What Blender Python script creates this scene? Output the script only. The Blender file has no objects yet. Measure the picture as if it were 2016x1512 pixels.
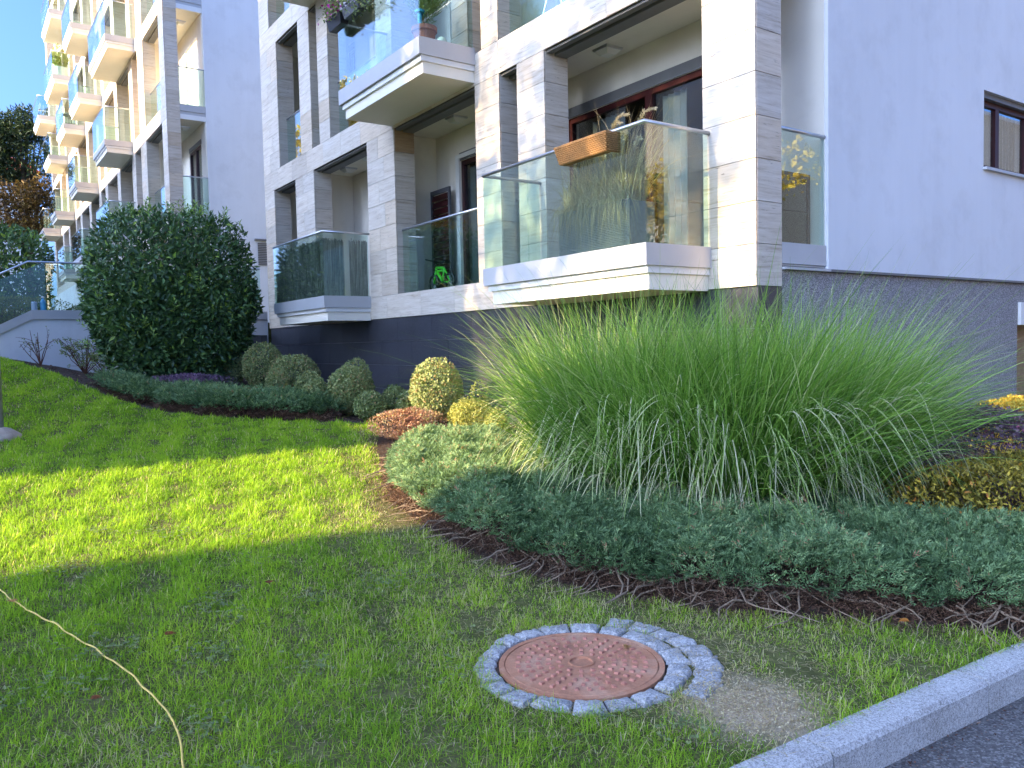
import bpy, math, random
import numpy as np
from mathutils import Matrix, Vector
random.seed(7); rng = np.random.default_rng(11)
S = bpy.context.scene
COL = S.collection
# ------------------------------------------------------------------ camera, sky, sun, exposure
cam = bpy.data.objects.new('camera', bpy.data.cameras.new('camera')); COL.objects.link(cam)
yaw, pit, rol = math.radians(55.09612), math.radians(-2.81653), math.radians(-1.22857)
f0 = Vector((-math.sin(yaw), math.cos(yaw), 0)); r0 = Vector((math.cos(yaw), math.sin(yaw), 0)); u0 = Vector((0, 0, 1))
fw = math.cos(pit)*f0 + math.sin(pit)*u0; up = -math.sin(pit)*f0 + math.cos(pit)*u0
rt = math.cos(rol)*r0 + math.sin(rol)*up; up = -math.sin(rol)*r0 + math.cos(rol)*up
CAM = Vector((4.86198, -6.23783, -0.34278))
cam.matrix_world = Matrix(((rt.x, up.x, -fw.x, CAM.x), (rt.y, up.y, -fw.y, CAM.y), (rt.z, up.z, -fw.z, CAM.z), (0, 0, 0, 1)))
cam.data.sensor_width = 36; cam.data.lens = 1566.386/2016*36
cam.data.clip_start = 0.05; cam.data.clip_end = 1000
S.camera = cam
SUN = Vector((0.11, 0.907, -0.408)).normalized()
w = bpy.data.worlds.new('World'); S.world = w; w.use_nodes = True
nt = w.node_tree; bg = nt.nodes['Background']; sky = nt.nodes.new('ShaderNodeTexSky')
sky.sky_type = 'NISHITA'; sky.sun_disc = False
sky.sun_elevation = math.asin(-SUN.z); sky.sun_rotation = math.atan2(-SUN.x, -SUN.y)
sky.air_density = 0.57; sky.dust_density = 6.0; sky.ozone_density = 10.0; sky.altitude = 200
bg.inputs['Strength'].default_value = 0.15
nt.links.new(sky.outputs[0], bg.inputs['Color'])
sl = bpy.data.lights.new('sun', 'SUN'); sl.energy = 3.6; sl.angle = math.radians(0.53); sl.color = (1.0, 0.77, 0.43)
so = bpy.data.objects.new('sun', sl); COL.objects.link(so); so.rotation_euler = SUN.to_track_quat('-Z', 'Y').to_euler(); so.location = (0, -10, 30)
S.view_settings.view_transform = 'Standard'; S.view_settings.look = 'None'
S.view_settings.exposure = 2.44; S.view_settings.gamma = 1; S.view_settings.use_curve_mapping = False
S.render.engine = 'CYCLES'
S.cycles.max_bounces = 8; S.cycles.diffuse_bounces = 6; S.cycles.glossy_bounces = 4; S.cycles.transmission_bounces = 4
S.cycles.transparent_max_bounces = 24; S.cycles.use_denoising = True
S.cycles.caustics_reflective = False; S.cycles.caustics_refractive = False
S.cycles.sample_clamp_indirect = 8

# ------------------------------------------------------------------ materials
class N:
    def __init__(s, name):
        s.m = bpy.data.materials.new(name); s.m.use_nodes = True; s.t = s.m.node_tree; s.t.nodes.clear()
        s.out = s.t.nodes.new('ShaderNodeOutputMaterial')
    def n(s, typ, **k):
        d = s.t.nodes.new('ShaderNode'+typ)
        for a, b in k.items(): setattr(d, a, b)
        return d
    def l(s, a, b): s.t.links.new(a, b)
    def pos(s, sx=1, sy=1, sz=1, rnd=False):
        g = s.n('NewGeometry').outputs['Position']
        mp = s.n('Mapping'); mp.inputs['Scale'].default_value = (sx, sy, sz); s.l(g, mp.inputs['Vector'])
        if rnd:
            oi = s.n('ObjectInfo'); mu = s.n('Math', operation='MULTIPLY'); mu.inputs[1].default_value = 57.0
            s.l(oi.outputs['Random'], mu.inputs[0]); cb = s.n('CombineXYZ')
            for i in range(3): s.l(mu.outputs[0], cb.inputs[i])
            s.l(cb.outputs[0], mp.inputs['Location'])
        return mp.outputs[0]
    def noise(s, vec, scale, detail=4, rough=.6, dist=0.0):
        d = s.n('TexNoise'); d.inputs['Scale'].default_value = scale; d.inputs['Detail'].default_value = detail
        d.inputs['Roughness'].default_value = rough; d.inputs['Distortion'].default_value = dist
        s.l(vec, d.inputs['Vector']); return d.outputs['Fac']
    def ramp(s, fac, stops, interp='LINEAR'):
        d = s.n('ValToRGB'); d.color_ramp.interpolation = interp; e = d.color_ramp.elements
        while len(e) > 1: e.remove(e[-1])
        e[0].position = stops[0][0]; e[0].color = (*stops[0][1], 1)
        for p, c in stops[1:]:
            x = e.new(p); x.color = (*c, 1)
        s.l(fac, d.inputs['Fac']); return d.outputs['Color']
    def mix(s, fac, a, b, mode='MIX'):
        d = s.n('MixRGB', blend_type=mode)
        for i, v in ((0, fac), (1, a), (2, b)):
            if isinstance(v, (int, float)): d.inputs[i].default_value = v
            elif isinstance(v, tuple): d.inputs[i].default_value = (*v, 1)
            else: s.l(v, d.inputs[i])
        return d.outputs[0]
    def bsdf(s, col, rough=.6, spec=.5, metal=0., bump=None, bstr=.2, bdist=.02):
        b = s.n('BsdfPrincipled')
        if isinstance(col, tuple): b.inputs['Base Color'].default_value = (*col, 1)
        else: s.l(col, b.inputs['Base Color'])
        if isinstance(rough, (int, float)): b.inputs['Roughness'].default_value = rough
        else: s.l(rough, b.inputs['Roughness'])
        b.inputs['Specular IOR Level'].default_value = spec; b.inputs['Metallic'].default_value = metal
        if bump is not None:
            bp = s.n('Bump'); bp.inputs['Strength'].default_value = bstr; bp.inputs['Distance'].default_value = bdist
            s.l(bump, bp.inputs['Height']); s.l(bp.outputs[0], b.inputs['Normal'])
        return b.outputs[0]
    def fin(s, sh): s.l(sh, s.out.inputs['Surface']); return s.m

def plain(name, col, rough=.6, spec=.5, metal=0., var=.12, sc=3., fine=0., rnd=True):
    q = N(name); v = q.pos(rnd=rnd); f = q.noise(v, sc, 5)
    lo = tuple(max(0, x*(1-var)) for x in col); hi = tuple(min(1, x*(1+var)) for x in col)
    c = q.ramp(f, [(.3, lo), (.7, hi)])
    h = q.noise(v, sc*25, 3)
    return q.fin(q.bsdf(c, rough, spec, metal, h if fine else None, fine, .004))

def travertine(name, base, light, dark, pit):
    q = N(name); v = q.pos(1, 1, 1, True)
    m1 = q.n('Mapping'); m1.inputs['Scale'].default_value = (1.1, 1.1, 11); q.l(v, m1.inputs[0])
    m2 = q.n('Mapping'); m2.inputs['Scale'].default_value = (7, 7, 55); q.l(v, m2.inputs[0])
    m3 = q.n('Mapping'); m3.inputs['Scale'].default_value = (.9, .9, 1.3); q.l(v, m3.inputs[0])
    a = q.noise(m1.outputs[0], 1.6, 6, .65, .3); b = q.noise(m2.outputs[0], 1.0, 5, .7, .2); z = q.noise(m3.outputs[0], 1.6, 3)
    col = q.ramp(a, [(.28, dark), (.46, base), (.72, light)])
    m4 = q.n('Mapping'); m4.inputs['Scale'].default_value = (1.6, 1.6, 34); q.l(v, m4.inputs[0]); vein = q.noise(m4.outputs[0], 1.3, 4, .7, .5)
    col = q.mix(1., col, q.ramp(vein, [(.30, (.66, .60, .53)), (.42, (.93, .915, .895)), (.55, (1, 1, 1))]), 'MULTIPLY')
    oi = q.n('ObjectInfo'); tint = q.ramp(oi.outputs['Random'], [(0, (.83, .80, .765)), (.25, (1.07, 1.05, 1.02)), (.55, (.93, .93, .935)), (.8, (1.05, .985, .90)), (1, (.88, .80, .70))])
    col = q.mix(1.0, col, tint, 'MULTIPLY')
    zz = q.ramp(z, [(.42, (0, 0, 0)), (.62, (1, 1, 1))])
    bb = q.ramp(b, [(.335, (1, 1, 1)), (.40, (0, 0, 0))])
    pf = q.mix(1.0, bb, zz, 'MULTIPLY')
    col = q.mix(pf, col, pit)
    return q.fin(q.bsdf(col, .55, .35, 0, bb, -.35, .006))

MAT = {}
MAT['travertine'] = travertine('travertine', (.62, .54, .44), (.71, .645, .56), (.49, .405, .31), (.20, .15, .11))
MAT['travertine_rust'] = travertine('travertine_rust', (.40, .26, .14), (.48, .36, .22), (.24, .13, .06), (.08, .05, .03))
MAT['joint'] = plain('joint', (.14, .12, .10), .9, .2)
def stucco(name, col, rough=.85):
    q = N(name); v = q.pos(); big = q.noise(v, .35, 4); st = q.pos(5, 5, .35); s2 = q.noise(st, .9, 4)
    m2 = q.noise(v, 1.7, 6, .65); c = q.ramp(big, [(.3, tuple(x*.885 for x in col)), (.7, col)]); c = q.mix(1., c, q.ramp(m2, [(.32, (.925, .92, .912)), (.5, (1, 1, 1))]), 'MULTIPLY')
    d = q.ramp(s2, [(.25, (.965, .962, .957)), (.6, (1, 1, 1))]); c = q.mix(1., c, d, 'MULTIPLY')
    g = q.noise(v, 140, 3)
    return q.fin(q.bsdf(c, rough, .25, 0, g, .25, .004))
MAT['white_render'] = stucco('white_render', (.78, .775, .77))
MAT['cream_render'] = stucco('cream_render', (.84, .77, .65))
MAT['white_paint'] = plain('white_paint', (.76, .74, .70), .55, .4, var=.05, sc=1.5)
MAT['bounce_white'] = plain('bounce_white', (.86, .79, .66), .6, .3, var=.04, sc=1.5)  # soffit white tinted cream, imitating sunlight bounced from below
MAT['light_joint'] = plain('light_joint', (.30, .31, .33), .9, .2, var=.4, sc=2.)
MAT['stud_iron'] = plain('stud_iron', (.42, .175, .12), .6, .4, .1, .3, 40.)
def pebble():
    q = N('pebble_dash'); v = q.pos(); vo = q.n('TexVoronoi'); vo.inputs['Scale'].default_value = 150; q.l(v, vo.inputs['Vector'])
    c = q.ramp(vo.outputs['Color'], [(.1, (.09, .085, .085)), (.5, (.30, .28, .275)), (.9, (.58, .55, .53))])
    b = q.noise(v, .8, 4); c = q.mix(1., c, q.ramp(b, [(.3, (.85, .85, .86)), (.7, (1, 1, 1))]), 'MULTIPLY')
    sx = q.n('SeparateXYZ'); q.l(v, sx.inputs[0]); nn = q.noise(v, 3.0, 5, .7)
    ad = q.n('Math', operation='MULTIPLY_ADD'); ad.inputs[1].default_value = .9; q.l(nn, ad.inputs[0]); q.l(sx.outputs['Z'], ad.inputs[2])
    c = q.mix(q.ramp(ad.outputs[0], [(0, (.6, .6, .6)), (.01, (0, 0, 0))]) if False else 0.0, c, (.2, .17, .14))
    return q.fin(q.bsdf(c, .8, .3, 0, vo.outputs['Distance'], .5, .006))
MAT['pebble_dash'] = pebble()
def granite(name, a, b, c_, scale=220, rough=.7, bstr=.2):
    q = N(name); v = q.pos(1, 1, 1, True); vo = q.n('TexVoronoi'); vo.inputs['Scale'].default_value = scale; q.l(v, vo.inputs['Vector'])
    n2 = q.noise(v, scale*.35, 4); big = q.noise(v, 2.2, 6, .7)
    f = q.mix(.55, vo.outputs['Color'], n2)
    col = q.ramp(f, [(.28, a), (.5, b), (.72, c_)])
    col = q.mix(1., col, q.ramp(big, [(.30, (.60, .58, .55)), (.48, (.88, .87, .86)), (.65, (1, 1, 1))]), 'MULTIPLY')
    return q.fin(q.bsdf(col, rough, .4, 0, n2, bstr, .004))
MAT['dark_granite'] = granite('dark_granite', (.034, .035, .044), (.050, .052, .066), (.070, .072, .085), 120, .34, .05)
MAT['kerb_granite'] = granite('kerb_granite', (.20, .197, .19), (.43, .42, .41), (.64, .63, .61), 260, .8, .4)
MAT['sett_granite'] = granite('sett_granite', (.17, .17, .172), (.36, .36, .36), (.56, .555, .545), 190, .7, .5)
MAT['grey_metal'] = plain('grey_metal', (.46, .46, .46), .42, .5, 0., .04, 2.)
MAT['warm_metal'] = plain('warm_metal', (.50, .48, .47), .40, .5, 0., .04, 2.)
MAT['dark_metal'] = plain('dark_metal', (.075, .07, .068), .5, .4, 0, .1, 3.)
MAT['shade_track'] = plain('shade_track', (.16, .155, .15), .5, .4, 0, .1, 3.)
MAT['steel'] = plain('steel', (.55, .55, .56), .30, .5, .85, .05, 4.)
MAT['galvanised'] = plain('galvanised', (.42, .43, .45), .45, .5, .5, .18, 12.)
MAT['red_wood'] = plain('red_wood', (.040, .005, .005), .45, .25, 0, .2, 8.)
MAT['brown_frame'] = plain('brown_frame', (.045, .012, .011), .4, .5, 0, .2, 8.)
MAT['black_plastic'] = plain('black_plastic', (.012, .012, .014), .4, .4, 0, .1)
MAT['grey_plastic'] = plain('grey_plastic', (.10, .10, .105), .55, .4, 0, .1)
MAT['lime_paint'] = plain('lime_paint', (.10, .72, .03), .3, .5, 0, .03)
MAT['terracotta'] = plain('terracotta', (.42, .13, .07), .75, .3, 0, .12, 6)
MAT['unlit_room'] = plain('unlit_room', (.02, .02, .022), .8, .2)  # near-black backing stands in for the shade of unlit rooms
MAT['curtain'] = plain('curtain', (.30, .31, .31), .9, .1, 0, .04)
MAT['lamp_glass'] = plain('lamp_glass', (.72, .70, .64), .3, .5, 0, .02)
MAT['wood'] = plain('wood', (.30, .19, .10), .6, .3, 0, .2, 9)
MAT['blue_paint'] = plain('blue_paint', (.02, .05, .13), .5, .4, 0, .1)
MAT['red_roof'] = plain('red_roof', (.46, .10, .05), .8, .2, 0, .2, 2)
MAT['bark'] = plain('bark', (.09, .065, .045), .9, .2, 0, .35, 8, .5)
MAT['twig'] = plain('twig', (.22, .16, .11), .9, .2, 0, .3, 15)
MAT['twig_red'] = plain('twig_red', (.15, .07, .045), .9, .2, 0, .35, 15)
MAT['cord'] = plain('cord', (.62, .44, .12), .6, .3, 0, .2, 30)
MAT['concrete'] = plain('concrete', (.36, .31, .26), .9, .2, 0, .25, 9, .4)
MAT['bottle_blue'] = plain('bottle_blue', (.05, .30, .50), .25, .5, 0, .05)
MAT['can_grey'] = plain('can_grey', (.30, .42, .52), .3, .5, .2, .05)
MAT['petal'] = plain('petal', (.50, .05, .30), .7, .2, 0, .2, 30)
MAT['pale_petal'] = plain('pale_petal', (.6, .55, .58), .7, .2, 0, .2, 30)
def glass(name, tint, refl=1.0, base=.05):
    q = N(name); lw = q.n('LayerWeight'); lw.inputs['Blend'].default_value = .5
    p = q.n('Math', operation='POWER'); p.inputs[1].default_value = 3.3; q.l(lw.outputs['Facing'], p.inputs[0])
    ma = q.n('Math', operation='MULTIPLY_ADD'); ma.inputs[1].default_value = .93*refl; ma.inputs[2].default_value = base; q.l(p.outputs[0], ma.inputs[0])
    tr = q.n('BsdfTransparent'); tr.inputs[0].default_value = (*tint, 1)
    gl = q.n('BsdfGlossy'); gl.inputs['Roughness'].default_value = .0; gl.inputs[0].default_value = (1, 1, 1, 1)
    mx = q.n('MixShader'); q.l(ma.outputs[0], mx.inputs[0]); q.l(tr.outputs[0], mx.inputs[1]); q.l(gl.outputs[0], mx.inputs[2])
    return q.fin(mx.outputs[0])
MAT['glass'] = glass('glass', (.84, .945, .92), 1.0, .05)
MAT['window_glass'] = glass('window_glass', (.80, .86, .85), 1.0, .07)
def brushed_dark():
    q = N('dark_window'); return q.fin(q.bsdf((.012, .014, .017), .03, .8))
MAT['dark_window'] = brushed_dark()
def reed():
    q = N('reed'); st = q.pos(1, 1, .05); a = q.noise(st, 55, 3, .6); b = q.noise(q.pos(), 18, 3)
    c = q.ramp(a, [(.3, (.10, .085, .07)), (.5, (.28, .24, .20)), (.72, (.48, .42, .37))])
    c = q.mix(1., c, q.ramp(b, [(.3, (.7, .7, .7)), (.7, (1, 1, 1))]), 'MULTIPLY')
    return q.fin(q.bsdf(c, .9, .2))
MAT['reed'] = reed()
MAT['wicker'] = plain('wicker', (.29, .155, .06), .6, .3, 0, .25, 30)
MAT['rattan_grey'] = plain('rattan_grey', (.16, .16, .165), .6, .3, 0, .2, 30)
def leafmat(name, stops, rough=.5, trans=.3, spec=.4, tcol=1.3):
    q = N(name); at = q.n('Attribute'); at.attribute_name = 'tint'
    c = q.ramp(at.outputs['Fac'], stops)
    b = q.bsdf(c, rough, spec)
    tr = q.n('BsdfTranslucent'); tc = q.mix(1., c, (tcol, tcol*1.05, tcol*.6), 'MULTIPLY'); q.l(tc, tr.inputs[0])
    mx = q.n('MixShader'); mx.inputs[0].default_value = trans; q.l(b, mx.inputs[1]); q.l(tr.outputs[0], mx.inputs[2])
    return q.fin(mx.outputs[0])
MAT['lawn'] = leafmat('lawn', [(0, (.10, .20, .018)), (.35, (.215, .365, .026)), (.7, (.34, .50, .036)), (.82, (.42, .52, .06)), (.86, (.50, .43, .20)), (1, (.62, .55, .34))], .6, .5, .2, 1.5)
MAT['dry_grass'] = leafmat('dry_grass', [(0, (.30, .22, .11)), (.5, (.48, .38, .22)), (1, (.62, .54, .37))], .7, .25, .2, 1.1)
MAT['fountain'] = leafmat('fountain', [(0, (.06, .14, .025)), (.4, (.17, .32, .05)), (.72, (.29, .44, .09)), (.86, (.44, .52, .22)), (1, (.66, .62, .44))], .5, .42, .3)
MAT['laurel'] = leafmat('laurel', [(0, (.028, .066, .026)), (.5, (.075, .155, .052)), (.85, (.14, .25, .065)), (.93, (.26, .42, .07)), (1, (.36, .50, .09))], .42, .15, .5)
MAT['box'] = leafmat('box', [(0, (.07, .11, .035)), (.4, (.20, .255, .10)), (.75, (.33, .365, .15)), (.92, (.42, .41, .18)), (1, (.42, .29, .14))], .55, .25, .22)
MAT['spirea'] = leafmat('spirea', [(0, (.20, .21, .05)), (.5, (.38, .38, .10)), (1, (.52, .46, .16))], .6, .3, .2)
MAT['barberry'] = leafmat('barberry', [(0, (.30, .14, .09)), (.4, (.48, .26, .17)), (.7, (.54, .38, .22)), (1, (.56, .48, .25))], .6, .3, .2)
MAT['purple'] = leafmat('purple', [(0, (.05, .03, .04)), (.5, (.15, .085, .115)), (.8, (.21, .13, .17)), (1, (.32, .07, .14))], .6, .2, .3)
MAT['heather'] = leafmat('heather', [(0, (.06, .06, .06)), (.5, (.20, .12, .20)), (1, (.34, .22, .36))], .7, .2, .2)
MAT['ochre'] = leafmat('ochre', [(0, (.11, .08, .02)), (.35, (.26, .22, .04)), (.65, (.44, .33, .05)), (.9, (.60, .44, .06)), (1, (.55, .22, .05))], .5, .3, .3)
MAT['yellow'] = leafmat('yellow', [(0, (.40, .27, .03)), (.5, (.66, .47, .06)), (1, (.78, .62, .14))], .6, .35, .2)
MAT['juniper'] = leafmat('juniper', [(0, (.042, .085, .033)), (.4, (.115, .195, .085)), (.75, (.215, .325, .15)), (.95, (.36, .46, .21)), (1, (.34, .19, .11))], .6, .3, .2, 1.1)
MAT['deadneedle'] = leafmat('deadneedle', [(0, (.05, .028, .018)), (.6, (.13, .07, .045)), (1, (.24, .15, .10))], .8, .1, .1)
MAT['pine'] = leafmat('pine', [(0, (.010, .022, .012)), (.5, (.030, .055, .026)), (1, (.075, .10, .035))], .6, .15, .2)
MAT['autumn'] = leafmat('autumn', [(0, (.035, .022, .010)), (.5, (.10, .062, .022)), (.85, (.19, .11, .03)), (1, (.34, .24, .08))], .6, .3, .2)
MAT['green_tree'] = leafmat('green_tree', [(0, (.03, .055, .010)), (.5, (.09, .13, .022)), (1, (.20, .22, .04))], .5, .3, .3)
MAT['hedge_y'] = leafmat('hedge_y', [(0, (.04, .06, .01)), (.5, (.14, .16, .03)), (1, (.24, .24, .05))], .6, .25, .3)
MAT['fallen'] = leafmat('fallen', [(0, (.16, .05, .02)), (.5, (.30, .10, .03)), (.8, (.50, .20, .04)), (1, (.44, .27, .12))], .7, .2, .2, 1.0)
MAT['bark_mulch'] = leafmat('bark_mulch', [(0, (.06, .03, .022)), (.5, (.14, .075, .055)), (1, (.30, .20, .15))], .9, .05, .1)
def soilmat():
    q = N('turf_soil'); v = q.pos(); a = q.noise(v, 1.3, 5, .6); b = q.noise(v, 22, 5, .7); c3 = q.noise(v, 160, 3)
    c = q.ramp(b, [(.3, (.07, .065, .03)), (.55, (.13, .13, .05)), (.75, (.22, .19, .10))])
    g = q.ramp(a, [(.35, (.72, .80, .60)), (.65, (1, 1, .9))]); c = q.mix(1., c, g, 'MULTIPLY')
    # dry sandy patch beside the cover (its own place on the ground)
    sub = q.n('VectorMath', operation='DISTANCE'); q.l(q.n('NewGeometry').outputs['Position'], sub.inputs[0]); sub.inputs[1].default_value = (2.93, -3.80, -1.75)
    ad = q.n('Math', operation='MULTIPLY_ADD'); ad.inputs[1].default_value = .5; q.l(b, ad.inputs[0]); q.l(sub.outputs['Value'], ad.inputs[2])
    k = q.ramp(ad.outputs[0], [(.36, (1, 1, 1)), (.60, (0, 0, 0))])
    c = q.mix(k, c, q.ramp(c3, [(.3, (.34, .26, .17)), (.7, (.62, .50, .35))]))
    return q.fin(q.bsdf(c, .95, .1, 0, b, .7, .02))
MAT['turf_soil'] = soilmat()
def bedsoil():
    q = N('bed_soil'); v = q.pos(); b = q.noise(v, 30, 6, .7); a = q.noise(v, 4, 4)
    c = q.ramp(b, [(.3, (.035, .026, .02)), (.55, (.09, .066, .05)), (.78, (.19, .14, .11))])
    return q.fin(q.bsdf(c, .95, .1, 0, b, .9, .03))
MAT['bed_soil'] = bedsoil()
def asphalt():
    q = N('asphalt'); v = q.pos(); vo = q.n('TexVoronoi'); vo.inputs['Scale'].default_value = 130; q.l(v, vo.inputs['Vector']); a = q.noise(v, 1.2, 4); b = q.noise(v, 60, 5, .7)
    c = q.ramp(q.mix(.5, vo.outputs['Color'], b), [(.3, (.065, .06, .057)), (.55, (.13, .122, .118)), (.75, (.28, .27, .255))])
    c = q.mix(1., c, q.ramp(a, [(.3, (.8, .8, .8)), (.7, (1.1, 1.1, 1.1))]), 'MULTIPLY')
    return q.fin(q.bsdf(c, .85, .3, 0, vo.outputs['Distance'], .7, .008))
MAT['asphalt'] = asphalt()
def rust():
    q = N('rusty_iron'); v = q.pos(); a = q.noise(v, 5, 6, .65); b = q.noise(v, 70, 4, .7)
    c = q.ramp(a, [(.3, (.34, .165, .10)), (.5, (.52, .235, .13)), (.72, (.62, .38, .25))])
    c = q.mix(1., c, q.ramp(b, [(.3, (.72, .72, .72)), (.7, (1, 1, 1))]), 'MULTIPLY')
    return q.fin(q.bsdf(c, .75, .3, .1, b, .4, .004))
MAT['rusty_iron'] = rust()

# ------------------------------------------------------------------ mesh helpers
def make_mesh(name, V, F=None, quads=None, tris=None):
    me = bpy.data.meshes.new(name)
    V = np.asarray(V, np.float32)
    if F is not None: me.from_pydata(V.tolist(), [], F)
    else:
        loops = []; starts = []; tot = 0; n = 0
        if quads is not None and len(quads): loops.append(quads.ravel()); starts.append(np.arange(len(quads))*4); tot = len(quads)*4; n += len(quads)
        if tris is not None and len(tris): loops.append(tris.ravel()); starts.append(tot+np.arange(len(tris))*3); tot += len(tris)*3; n += len(tris)
        loops = np.concatenate(loops).astype(np.int32); starts = np.concatenate(starts).astype(np.int32)
        me.vertices.add(len(V)); me.vertices.foreach_set('co', V.ravel())
        me.loops.add(len(loops)); me.loops.foreach_set('vertex_index', loops)
        me.polygons.add(n); me.polygons.foreach_set('loop_start', starts)
        me.update(calc_edges=True)
    return me
class MB:
    def __init__(s): s.v = []; s.f = []
    def box(s, x0, x1, y0, y1, z0, z1):
        b = len(s.v); s.v += [(x, y, z) for z in (z0, z1) for x, y in ((x0, y0), (x1, y0), (x1, y1), (x0, y1))]
        s.f += [tuple(b+i for i in q) for q in ((3, 2, 1, 0), (4, 5, 6, 7), (0, 1, 5, 4), (1, 2, 6, 5), (2, 3, 7, 6), (3, 0, 4, 7))]; return s
    def hexa(s, P):   # eight corners, bottom ring then top ring
        b = len(s.v); s.v += [tuple(p) for p in P]
        s.f += [tuple(b+i for i in q) for q in ((3, 2, 1, 0), (4, 5, 6, 7), (0, 1, 5, 4), (1, 2, 6, 5), (2, 3, 7, 6), (3, 0, 4, 7))]; return s
    def tube(s, pts, r, n=8, cap=True):
        pts = [Vector(p) for p in pts]; rr = r if isinstance(r, (list, tuple)) else [r]*len(pts); rings = []
        ref = Vector((0, 0, 1))
        for i, p in enumerate(pts):
            d = (pts[min(i+1, len(pts)-1)]-pts[max(i-1, 0)]).normalized()
            a = d.cross(ref)
            if a.length < .05: a = d.cross(Vector((1, 0, 0)))
            a.normalize(); c = d.cross(a); b = len(s.v)
            for k in range(n):
                t = 2*math.pi*k/n; s.v.append(tuple(p + (a*math.cos(t)+c*math.sin(t))*rr[i]))
            rings.append(b)
        for i in range(len(rings)-1):
            for k in range(n): s.f.append((rings[i]+k, rings[i]+(k+1) % n, rings[i+1]+(k+1) % n, rings[i+1]+k))
        if cap: s.f.append(tuple(rings[0]+k for k in range(n))[::-1]); s.f.append(tuple(rings[-1]+k for k in range(n)))
        return s
    def lathe(s, prof, c=(0, 0, 0), n=20, cap=True):
        b = len(s.v)
        for r, z in prof:
            for k in range(n):
                t = 2*math.pi*k/n; s.v.append((c[0]+r*math.cos(t), c[1]+r*math.sin(t), c[2]+z))
        for i in range(len(prof)-1):
            for k in range(n): s.f.append((b+i*n+k, b+i*n+(k+1) % n, b+(i+1)*n+(k+1) % n, b+(i+1)*n+k))
        if cap: s.f.append(tuple(b+k for k in range(n))[::-1]); s.f.append(tuple(b+(len(prof)-1)*n+k for k in range(n)))
        return s
    def prism(s, poly, z0, z1):
        b = len(s.v); n = len(poly); s.v += [(x, y, z0) for x, y in poly]+[(x, y, z1) for x, y in poly]
        s.f.append(tuple(b+i for i in range(n))[::-1]); s.f.append(tuple(b+n+i for i in range(n)))
        for i in range(n): s.f.append((b+i, b+(i+1) % n, b+n+(i+1) % n, b+n+i))
        return s
def wpos(o):
    p = Vector((0, 0, 0))
    while o is not None: p += o.location; o = o.parent
    return p
def link(name, me, mat, parent=None, kind=None, smooth=False):
    o = bpy.data.objects.new(name, me); COL.objects.link(o)
    if mat is not None:
        me.materials.clear(); me.materials.append(MAT[mat] if isinstance(mat, str) else mat)
    if smooth: me.polygons.foreach_set('use_smooth', [True]*len(me.polygons))
    if kind: o['kind'] = kind
    if parent is not None: o.parent = parent
    return o
def obj(name, mb, mat, parent=None, kind=None, smooth=False):
    V = np.array(mb.v, float)
    off = np.array(wpos(parent)) if parent is not None else np.array([V[:, 0].mean(), V[:, 1].mean(), V[:, 2].min()])
    o = link(name, make_mesh(name, V-off, F=mb.f), mat, parent, kind, smooth)
    if parent is None: o.location = off
    return o
def tag(o, label, cat, group=None, kind=None):
    o['label'] = label; o['category'] = cat
    if group: o['group'] = group
    if kind: o['kind'] = kind
    return o
def thing(name, label, cat, loc, group=None):
    o = bpy.data.objects.new(name, None); COL.objects.link(o); o.location = loc; o.empty_display_size = .1
    return tag(o, label, cat, group)
def struct(o): o['kind'] = 'structure'; return o
_cache = {}
def slab_piece(name, x0, x1, y0, y1, z0, z1, mat, parent):
    """one cladding piece: a box mesh shared by pieces of the same size"""
    k = (name, mat, round(x1-x0, 3), round(y1-y0, 3), round(z1-z0, 3))
    if k not in _cache:
        m = MB(); a, b, c = (x1-x0)/2, (y1-y0)/2, (z1-z0)/2; m.box(-a, a, -b, b, -c, c)
        me = make_mesh(name, m.v, F=m.f); me.materials.append(MAT[mat]); _cache[k] = me
    o = bpy.data.objects.new(name, _cache[k]); COL.objects.link(o); o.parent = parent
    o.location = Vector(((x0+x1)/2, (y0+y1)/2, (z0+z1)/2))-wpos(parent); return o
def unit(a): return a/np.maximum(np.linalg.norm(a, axis=-1, keepdims=True), 1e-9)
def add_tint(me, vals):
    at = me.attributes.new('tint', 'FLOAT', 'POINT'); at.data.foreach_set('value', np.asarray(vals, np.float32))
def leaves(name, P, D, U, L, W, tint, mat, parent, fold=.25, off=None, kind='stuff', shape=0.45):
    """P base, D direction, U upper side; each leaf two folded triangles pairs (kite with a midrib)"""
    n = len(P); D = unit(D); R = unit(np.cross(D, U)); U = np.cross(R, D)
    L = np.broadcast_to(L, n)[:, None]; W = np.broadcast_to(W, n)[:, None]
    mid = P+D*L*shape; sag = -U*L*.06
    V = np.stack([P, mid+R*W*.5+U*W*fold, P+D*L+sag*2, mid-R*W*.5+U*W*fold], 1).reshape(-1, 3)
    b = np.arange(n)[:, None]*4
    T = np.concatenate([b+np.array([0, 1, 2]), b+np.array([0, 2, 3])])
    if off is None: off = np.array(wpos(parent)) if parent is not None else np.zeros(3)
    me = make_mesh(name, V-off, tris=T); add_tint(me, np.repeat(tint, 4))
    return link(name, me, mat, parent, kind)
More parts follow.
